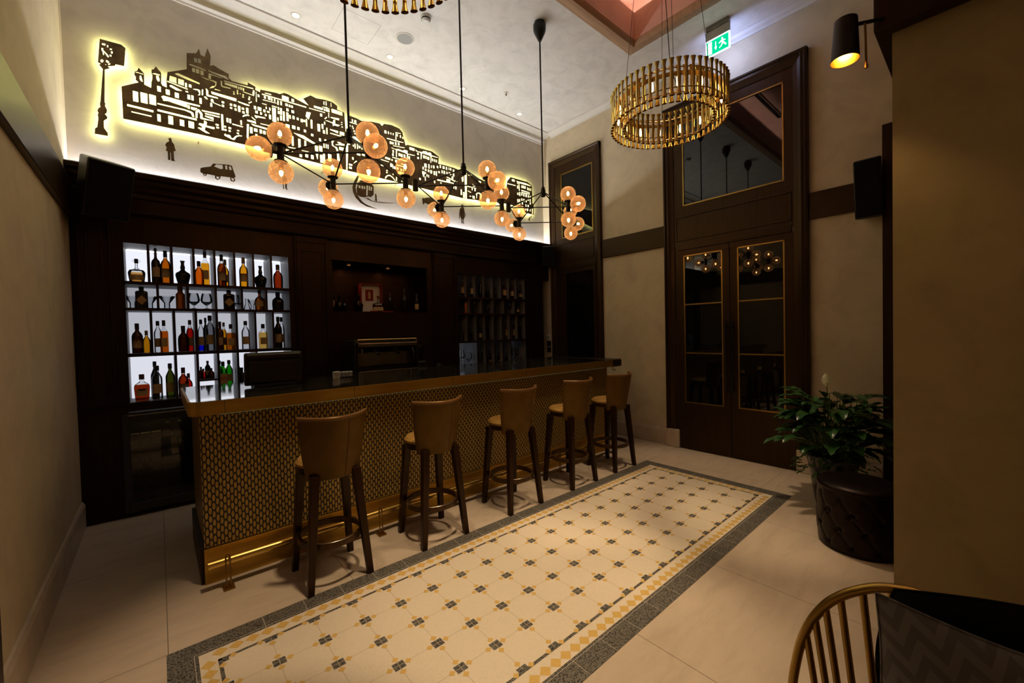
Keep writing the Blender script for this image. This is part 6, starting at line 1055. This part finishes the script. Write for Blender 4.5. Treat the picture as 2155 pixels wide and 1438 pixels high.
MB().lathe([(.0, -.055), (.03, -.052), (.045, -.035), (.047, -.02), (.055, -.018), (.055, 0)], (2.238, 3.861, ZC), 28, cap=False).build('housing', M_white, t)
MB().lathe([(.046, -.034), (.049, -.031), (.049, -.024), (.046, -.021)], (2.238, 3.861, ZC), 28, cap=False).build('vent_slot', M_black, t)
t = thing('sprinkler_head', 'tiny chrome sprinkler head on the ceiling near the last downlight', 'sprinkler', (3.77, 4.379, ZC))
MB().lathe([(.035, -.003), (.035, 0)], (3.77, 4.379, ZC), 20).build('cover_ring', M_ring, t)
MB().lathe([(.012, -.035), (.014, -.03), (.005, -.025), (.005, -.003)], (3.77, 4.379, ZC), 12).build('nozzle', M_chrome, t)
b = MB(); e = .0025
for x0, x1, y0, y1 in ((1.53, 1.925, 4.27, 4.27 + e), (1.53, 1.925, 4.64, 4.64 + e), (1.53, 1.53 + e, 4.27, 4.64), (1.925, 1.925 + e, 4.27, 4.64)): b.box(x0, x1, y0, y1, ZC - .0006, ZC + .001)
tag(b.build('access_hatch', pmat('hatch_gap', (.30, .28, .25), .8)), 'square access hatch outline in the ceiling by the first pendant rod', 'hatch')
# exit sign
ex = thing('exit_sign', 'glowing green emergency exit sign hanging from the ceiling by the door', 'exit sign', (4.75, 1.95, ZC))
X = 4.75
MB().box(X - .03, X + .03, 1.82, 2.06, 4.83, ZC).build('ceiling_bracket', M_chrome, ex, bevel=.003)
MB().box(X - .012, X + .012, 1.815, 2.07, 4.735, 4.832).build('housing', pmat('sign_housing', (.40, .38, .34), .5), ex, bevel=.003)
MB().box(X - .004, X + .006, 1.815, 2.072, 4.555, 4.735).build('lit_panel', emat('sign_white', (.72, .90, 1.0), 2.6), ex)
MB().box(X + .006, X + .009, 1.83, 2.06, 4.56, 4.73).build('wall_glow_plate', emat('sign_wall_glow', (.42, .52, 1.0), 22), ex)  # plate added behind the sign to throw a bluish glow on the wall
M_gr = emat('sign_green', (.0, .62, .28), 1.25)
def face_(pts, m, nm, off=.0045): return MB().add([(X - off, y, z) for y, z in pts], [tuple(range(len(pts)))]).build(nm, m, ex, recalc=False)
face_([(2.06, 4.568), (1.83, 4.568), (1.83, 4.722), (2.06, 4.722)], M_gr, 'green_field')
M_wh = emat('sign_pictogram', (.9, 1, .95), 3.5)
face_([(2.045, 4.58), (2.005, 4.58), (2.005, 4.71), (2.045, 4.71)], M_wh, 'door_symbol', .0055)
b = MB(); o = .0055
def poly_(pts): b.add([(X - o, y, z) for y, z in pts], [tuple(range(len(pts)))])
poly_([(1.968, 4.69), (1.960, 4.69), (1.960, 4.63), (1.968, 4.63)]); poly_([(1.978, 4.635), (1.950, 4.635), (1.964, 4.60)])
b.build('arrow_symbol', M_wh, ex, recalc=False)
b = MB()
poly_([(1.900, 4.700), (1.888, 4.700), (1.885, 4.690), (1.890, 4.682), (1.900, 4.683), (1.904, 4.691)])
poly_([(1.912, 4.675), (1.888, 4.680), (1.878, 4.650), (1.895, 4.640)])
poly_([(1.895, 4.645), (1.878, 4.650), (1.862, 4.628), (1.850, 4.610), (1.860, 4.604), (1.876, 4.622)])
poly_([(1.897, 4.645), (1.885, 4.640), (1.902, 4.612), (1.925, 4.600), (1.928, 4.608), (1.908, 4.620)])
poly_([(1.908, 4.674), (1.903, 4.664), (1.925, 4.650), (1.932, 4.656)]); poly_([(1.890, 4.678), (1.886, 4.668), (1.864, 4.656), (1.860, 4.664)])
b.build('running_figure_symbol', M_wh, ex, recalc=False)

# ---------------------------------------------------------------- ottoman
def ottoman():
    cx, cyy, R0, H = 3.665, .59, .232, .44
    t = thing('tufted_ottoman', 'round buttoned ottoman in very dark oxblood leather by the pier', 'ottoman', (cx, cyy, 0))
    n, K = 160, 56; vs = []; fs = []; nb = 10; rows = [.12, .25, .38]
    def bz(z, th):
        d = 0
        for j in range(-1, 3):
            zz = .055 + .11 * (j + 1); sh = .5 * ((j + 1) % 2)
            u = (th / (2 * PI) * nb + sh) % 1; u = min(u, 1 - u) * 2 * PI * R0 / nb
            d = max(d, math.exp(-(u * u + (z - zz) ** 2) / (.020 ** 2)) * .026)
        a = abs(((th / (2 * PI) * nb + (z - .055) / .22) * 2) % 2 - 1); c = abs(((th / (2 * PI) * nb - (z - .055) / .22) * 2) % 2 - 1)
        # creases run on diagonals between the buttons
        e1 = min(1 - a, a) ; e2 = min(1 - c, c)
        d1 = abs(((th / (2 * PI) * nb + (z - .055) / .22) % 1) - .5); d2 = abs(((th / (2 * PI) * nb - (z - .055) / .22) % 1) - .5)
        d1 = .5 - d1; d2 = .5 - d2
        d = max(d, .008 * math.exp(-(d1 / .05) ** 2), .008 * math.exp(-(d2 / .05) ** 2))
        return d
    for i in range(K + 1):
        z = .02 + (H - .05) * i / K; v = i / K
        bulge = .012 * math.sin(PI * v)
        env = min(1, v * 6) * min(1, (1 - v) * 5)
        for k in range(n):
            th = 2 * PI * k / n; r = R0 + bulge - bz(z, th) * env
            vs.append((cx + r * math.cos(th), cyy + r * math.sin(th), z))
    for i in range(K):
        for k in range(n): k2 = (k + 1) % n; fs.append((i * n + k, i * n + k2, (i + 1) * n + k2, (i + 1) * n + k))
    b = MB().add(vs, fs, 0, True); b.build('buttoned_side', M_oxblood, t, sharp=80)
    MB().lathe([(R0 - .002, H - .03), (R0 + .008, H - .022), (R0 + .006, H - .004), (R0 - .01, H + .012), (R0 - .06, H + .022), (.08, H + .026), (.0, H + .026)], (cx, cyy, 0), 64, cap=False).build('top_cushion', M_oxblood, t, sharp=60)
    for j in range(4):
        zz = .055 + .11 * j; sh = .5 * (j % 2)
        for k in range(nb):
            th = 2 * PI * (k - sh) / nb; MB().ball((cx + (R0 - .008) * math.cos(th), cyy + (R0 - .008) * math.sin(th), zz), .008, 8, 6).build('button', M_oxblood, t)
    MB().lathe([(R0 - .02, 0), (R0 - .015, .02)], (cx, cyy, 0), 48).build('base_ring', M_blackp, t)
ottoman()

# ---------------------------------------------------------------- plant
def plant():
    cx, cyy = 4.40, .885; rnd = random.Random(5)
    t = thing('potted_peace_lily', 'leafy peace lily with one white flower in a dark tapered pot', 'plant', (cx, cyy, 0))
    MB().lathe([(.115, 0), (.125, .01), (.185, .40), (.195, .42), (.19, .43), (.178, .425), (.17, .39)], (cx, cyy, 0), 40, cap=False).build('pot', M_screen, t, sharp=60)
    MB().lathe([(.0, .385), (.172, .385)], (cx, cyy, 0), 30, cap=False).build('soil', M_soil, t)
    def leaf(b, base, dirv, L, W, droop, fold=.25, n=9):
        d = Vector(dirv).normalized(); side = d.cross(Vector((0, 0, 1))).normalized() if abs(d.z) < .99 else Vector((1, 0, 0))
        p = Vector(base); vs = []; 
        for i in range(n + 1):
            v = i / n; wd = W * math.sin(PI * min(1, v * .96 + .02)) ** .8 * (1.15 - .5 * v)
            dd = (d + Vector((0, 0, -droop * v * v * 2))).normalized()
            up = side.cross(dd).normalized()
            vs += [p - side * wd + up * wd * fold + up * (.006 * math.sin(i * 2.1)), p - side * wd * .5 + up * wd * fold * .2, p - up * wd * .08, p + side * wd * .5 + up * wd * fold * .2, p + side * wd + up * wd * fold + up * (.006 * math.cos(i * 1.7))]
            p = p + dd * (L / n)
        fs = []
        for i in range(n):
            for k in range(4): fs.append((i * 5 + k, i * 5 + k + 1, (i + 1) * 5 + k + 1, (i + 1) * 5 + k))
        b.add(vs, fs, 0, True)
    bl = MB(); st = MB()
    for i in range(150):
        a = rnd.uniform(0, 2 * PI); el = rnd.uniform(.05, 1.25); z0 = .42
        r = rnd.uniform(.02, .13); base = Vector((cx + r * math.cos(a), cyy + r * math.sin(a), z0 - .02))
        reach = rnd.uniform(.05, .20); hh = .07 + .56 * math.sin(el) * rnd.uniform(.45, 1)
        tip = base + Vector((math.cos(a) * reach * (1.3 - .5 * math.sin(el)), math.sin(a) * reach * (1.3 - .5 * math.sin(el)), hh))
        mid = (base + tip) / 2 + Vector((0, 0, .04))
        st.tube([base, mid, tip], .0028, 6)
        leaf(bl, tip, (math.cos(a) * 1.0, math.sin(a) * 1.0, rnd.uniform(-.1, .6)), rnd.uniform(.16, .27), rnd.uniform(.042, .068), rnd.uniform(.15, .75))
    bl.build('lily_leaves', M_leaf, t, recalc=False, sharp=80); st.build('leaf_stalks', M_stem, t)
    b = MB()
    for i in range(110):
        a = rnd.uniform(0, 2 * PI); r = rnd.uniform(.12, .27); z = rnd.uniform(.30, .56) - (r - .12) * .6
        leaf(b, (cx + r * math.cos(a), cyy + r * math.sin(a), z), (math.cos(a), math.sin(a), rnd.uniform(-.6, .3)), rnd.uniform(.05, .085), rnd.uniform(.014, .024), .5, n=5)
    b.build('ivy_leaves', M_leaf2, t, recalc=False, sharp=80)
    # flower
    f0 = Vector((cx - .13, cyy + .01, 1.03))
    MB().tube([(cx - .03, cyy + .03, .42), (cx - .07, cyy + .01, .8), f0], .003, 6).build('flower_stalk', M_stem, t)
    b = MB(); leaf(b, f0, (-.30, -.02, 1), .12, .040, -.05, .35); b.build('white_spathe', M_petal, t, recalc=False, sharp=80)
    MB().cyl(f0 + Vector((-.005, -.004, .01)), f0 + Vector((-.01, .0, .07)), .006, .004).build('spadix', M_yellow, t)
plant()

# ---------------------------------------------------------------- armchair with gold hoop back, close to the camera
def hoopchair():
    X = 1.43
    t = thing('hoop_back_chair', 'chair with a satin gold hoop back and spindles, lower right corner', 'chair', (1.2, .1, 0))
    H = [(.389, .42), (.389, .462), (.38, .53), (.366, .603), (.342, .676), (.306, .744), (.272, .786), (.236, .818), (.19, .848), (.14, .864), (.10, .866)]
    pts = [(X, y, z) for y, z in H] + [(X, .2 - y, z) for y, z in reversed(H[:-1])]
    sm = []
    for i in range(len(pts) - 1):   # smooth the hoop
        p0, p1, p2, p3 = (Vector(pts[max(0, i - 1)]), Vector(pts[i]), Vector(pts[i + 1]), Vector(pts[min(len(pts) - 1, i + 2)]))
        for k in range(4):
            u = k / 4; sm.append(.5 * ((2 * p1) + (p2 - p0) * u + (2 * p0 - 5 * p1 + 4 * p2 - p3) * u * u + (3 * p1 - p0 - 3 * p2 + p3) * u ** 3))
    sm.append(Vector(pts[-1]))
    MB().tube(sm, .0125, 16).build('hoop_rail', M_goldchair, t)
    for (y1, z1), (y0, z0) in (((.353, .635), (.325, .43)), ((.331, .69), (.296, .43)), ((.306, .738), (.268, .43)), ((.272, .784), (.235, .43)), ((.224, .825), (.190, .43)), ((.166, .856), (.148, .43)), ((.10, .864), (.10, .43)), ((.034, .856), (.052, .43)), ((-.024, .825), (.01, .43)), ((-.072, .784), (-.035, .43)), ((-.106, .738), (-.068, .43)), ((-.131, .69), (-.096, .43))):
        MB().cyl((X, y1, z1), (X, y0, z0), .0092, n=14).build('spindle', M_goldchair, t)
    MB().box(.98, 1.46, -.17, .37, .40, .435).build('seat', M_goldchair, t, bevel=.02, seg=3)
    for x, y in ((1.0, .33), (1.0, -.13), (1.43, .35), (1.43, -.15)): MB().cyl((x, y, .40), (x + (.03 if x > 1.2 else -.03), y + (.03 if y > .1 else -.03), 0), .014, .010).build('leg', M_goldchair, t)
hoopchair()
def pillow(name, label, cat, corners, thick, m, n=24, puff=.5, pull=.10):
    """corners: four points, pillow surface bulges to both sides"""
    A, B, Cc, D = [Vector(c) for c in corners]; nrm = (B - A).cross(D - A).normalized(); vs = []; fs = []
    for s in (1, -1):
        for i in range(n + 1):
            for j in range(n + 1):
                u, v = i / n, j / n
                # edges pull in between the corners
                uu = u + (.5 - u) * pull * math.sin(PI * v); vv = v + (.5 - v) * pull * math.sin(PI * u)
                p = A * (1 - uu) * (1 - vv) + B * uu * (1 - vv) + Cc * uu * vv + D * (1 - uu) * vv
                h = (math.sin(PI * u) * math.sin(PI * v)) ** puff
                vs.append(p + nrm * s * thick * h)
    N = (n + 1) ** 2
    for i in range(n):
        for j in range(n):
            a = i * (n + 1) + j; fs.append((a, a + 1, a + n + 2, a + n + 1)); fs.append((N + a, N + a + n + 1, N + a + n + 2, N + a + 1))
    c = (A + B + Cc + D) / 4
    t = thing(name, label, cat, c)
    MB().add(vs, fs, 0, True).build('cover', m, t, sharp=180)
    MB().tube([vs[i * (n + 1)] for i in range(n + 1)] + [vs[n * (n + 1) + j] for j in range(1, n + 1)] + [vs[i * (n + 1) + n] for i in range(n - 1, -1, -1)] + [vs[j] for j in range(n - 1, 0, -1)], .003, 6, closed=True).build('piped_edge', m, t)
    return t
def chevron():
    m, nt, b = newmat('grey_chevron_cloth')
    tc = nt.nodes.new('ShaderNodeTexCoord'); mp = nt.nodes.new('ShaderNodeMapping'); mp.inputs['Rotation'].default_value = (math.radians(25), 0, 0); nt.links.new(tc.outputs['Object'], mp.inputs[0])
    sp = nt.nodes.new('ShaderNodeSeparateXYZ'); nt.links.new(mp.outputs[0], sp.inputs[0])
    def M(op, a, b_=None):
        n = nt.nodes.new('ShaderNodeMath'); n.operation = op
        for i, x in enumerate((a, b_)):
            if x is None: continue
            if isinstance(x, (int, float)): n.inputs[i].default_value = x
            else: nt.links.new(x, n.inputs[i])
        return n.outputs[0]
    zig = M('PINGPONG', M('ADD', sp.outputs[1], 10.0), .034)
    f = M('FRACT', M('DIVIDE', M('ADD', M('ADD', sp.outputs[2], 10.0), M('MULTIPLY', zig, 1.25)), .050))
    st = M('GREATER_THAN', f, .5); rib = M('MULTIPLY', M('SINE', M('MULTIPLY', sp.outputs[1], 1400)), .5)
    c = ramp(nt, M('ADD', M('MULTIPLY', st, .7), M('MULTIPLY', rib, .12)), [(.1, (.095, .083, .078)), (.8, (.15, .13, .122))])
    nt.links.new(c, b.inputs['Base Color']); b.inputs['Roughness'].default_value = .9; return m
M_chev = chevron()
pillow('chevron_cushion', 'grey chevron patterned cushion leaning on the gold hoop chair', 'cushion', ((1.325, .182, .885), (1.25, .20, .45), (1.22, -.26, .47), (1.30, -.27, .90)), .055, M_chev)
pillow('black_cushion', 'plain black cushion tucked behind the grey chevron cushion', 'cushion', ((1.385, .155, .880), (1.38, .14, .45), (1.37, -.36, .46), (1.375, -.38, .945)), .030, M_blackm, puff=.25, pull=-.16)
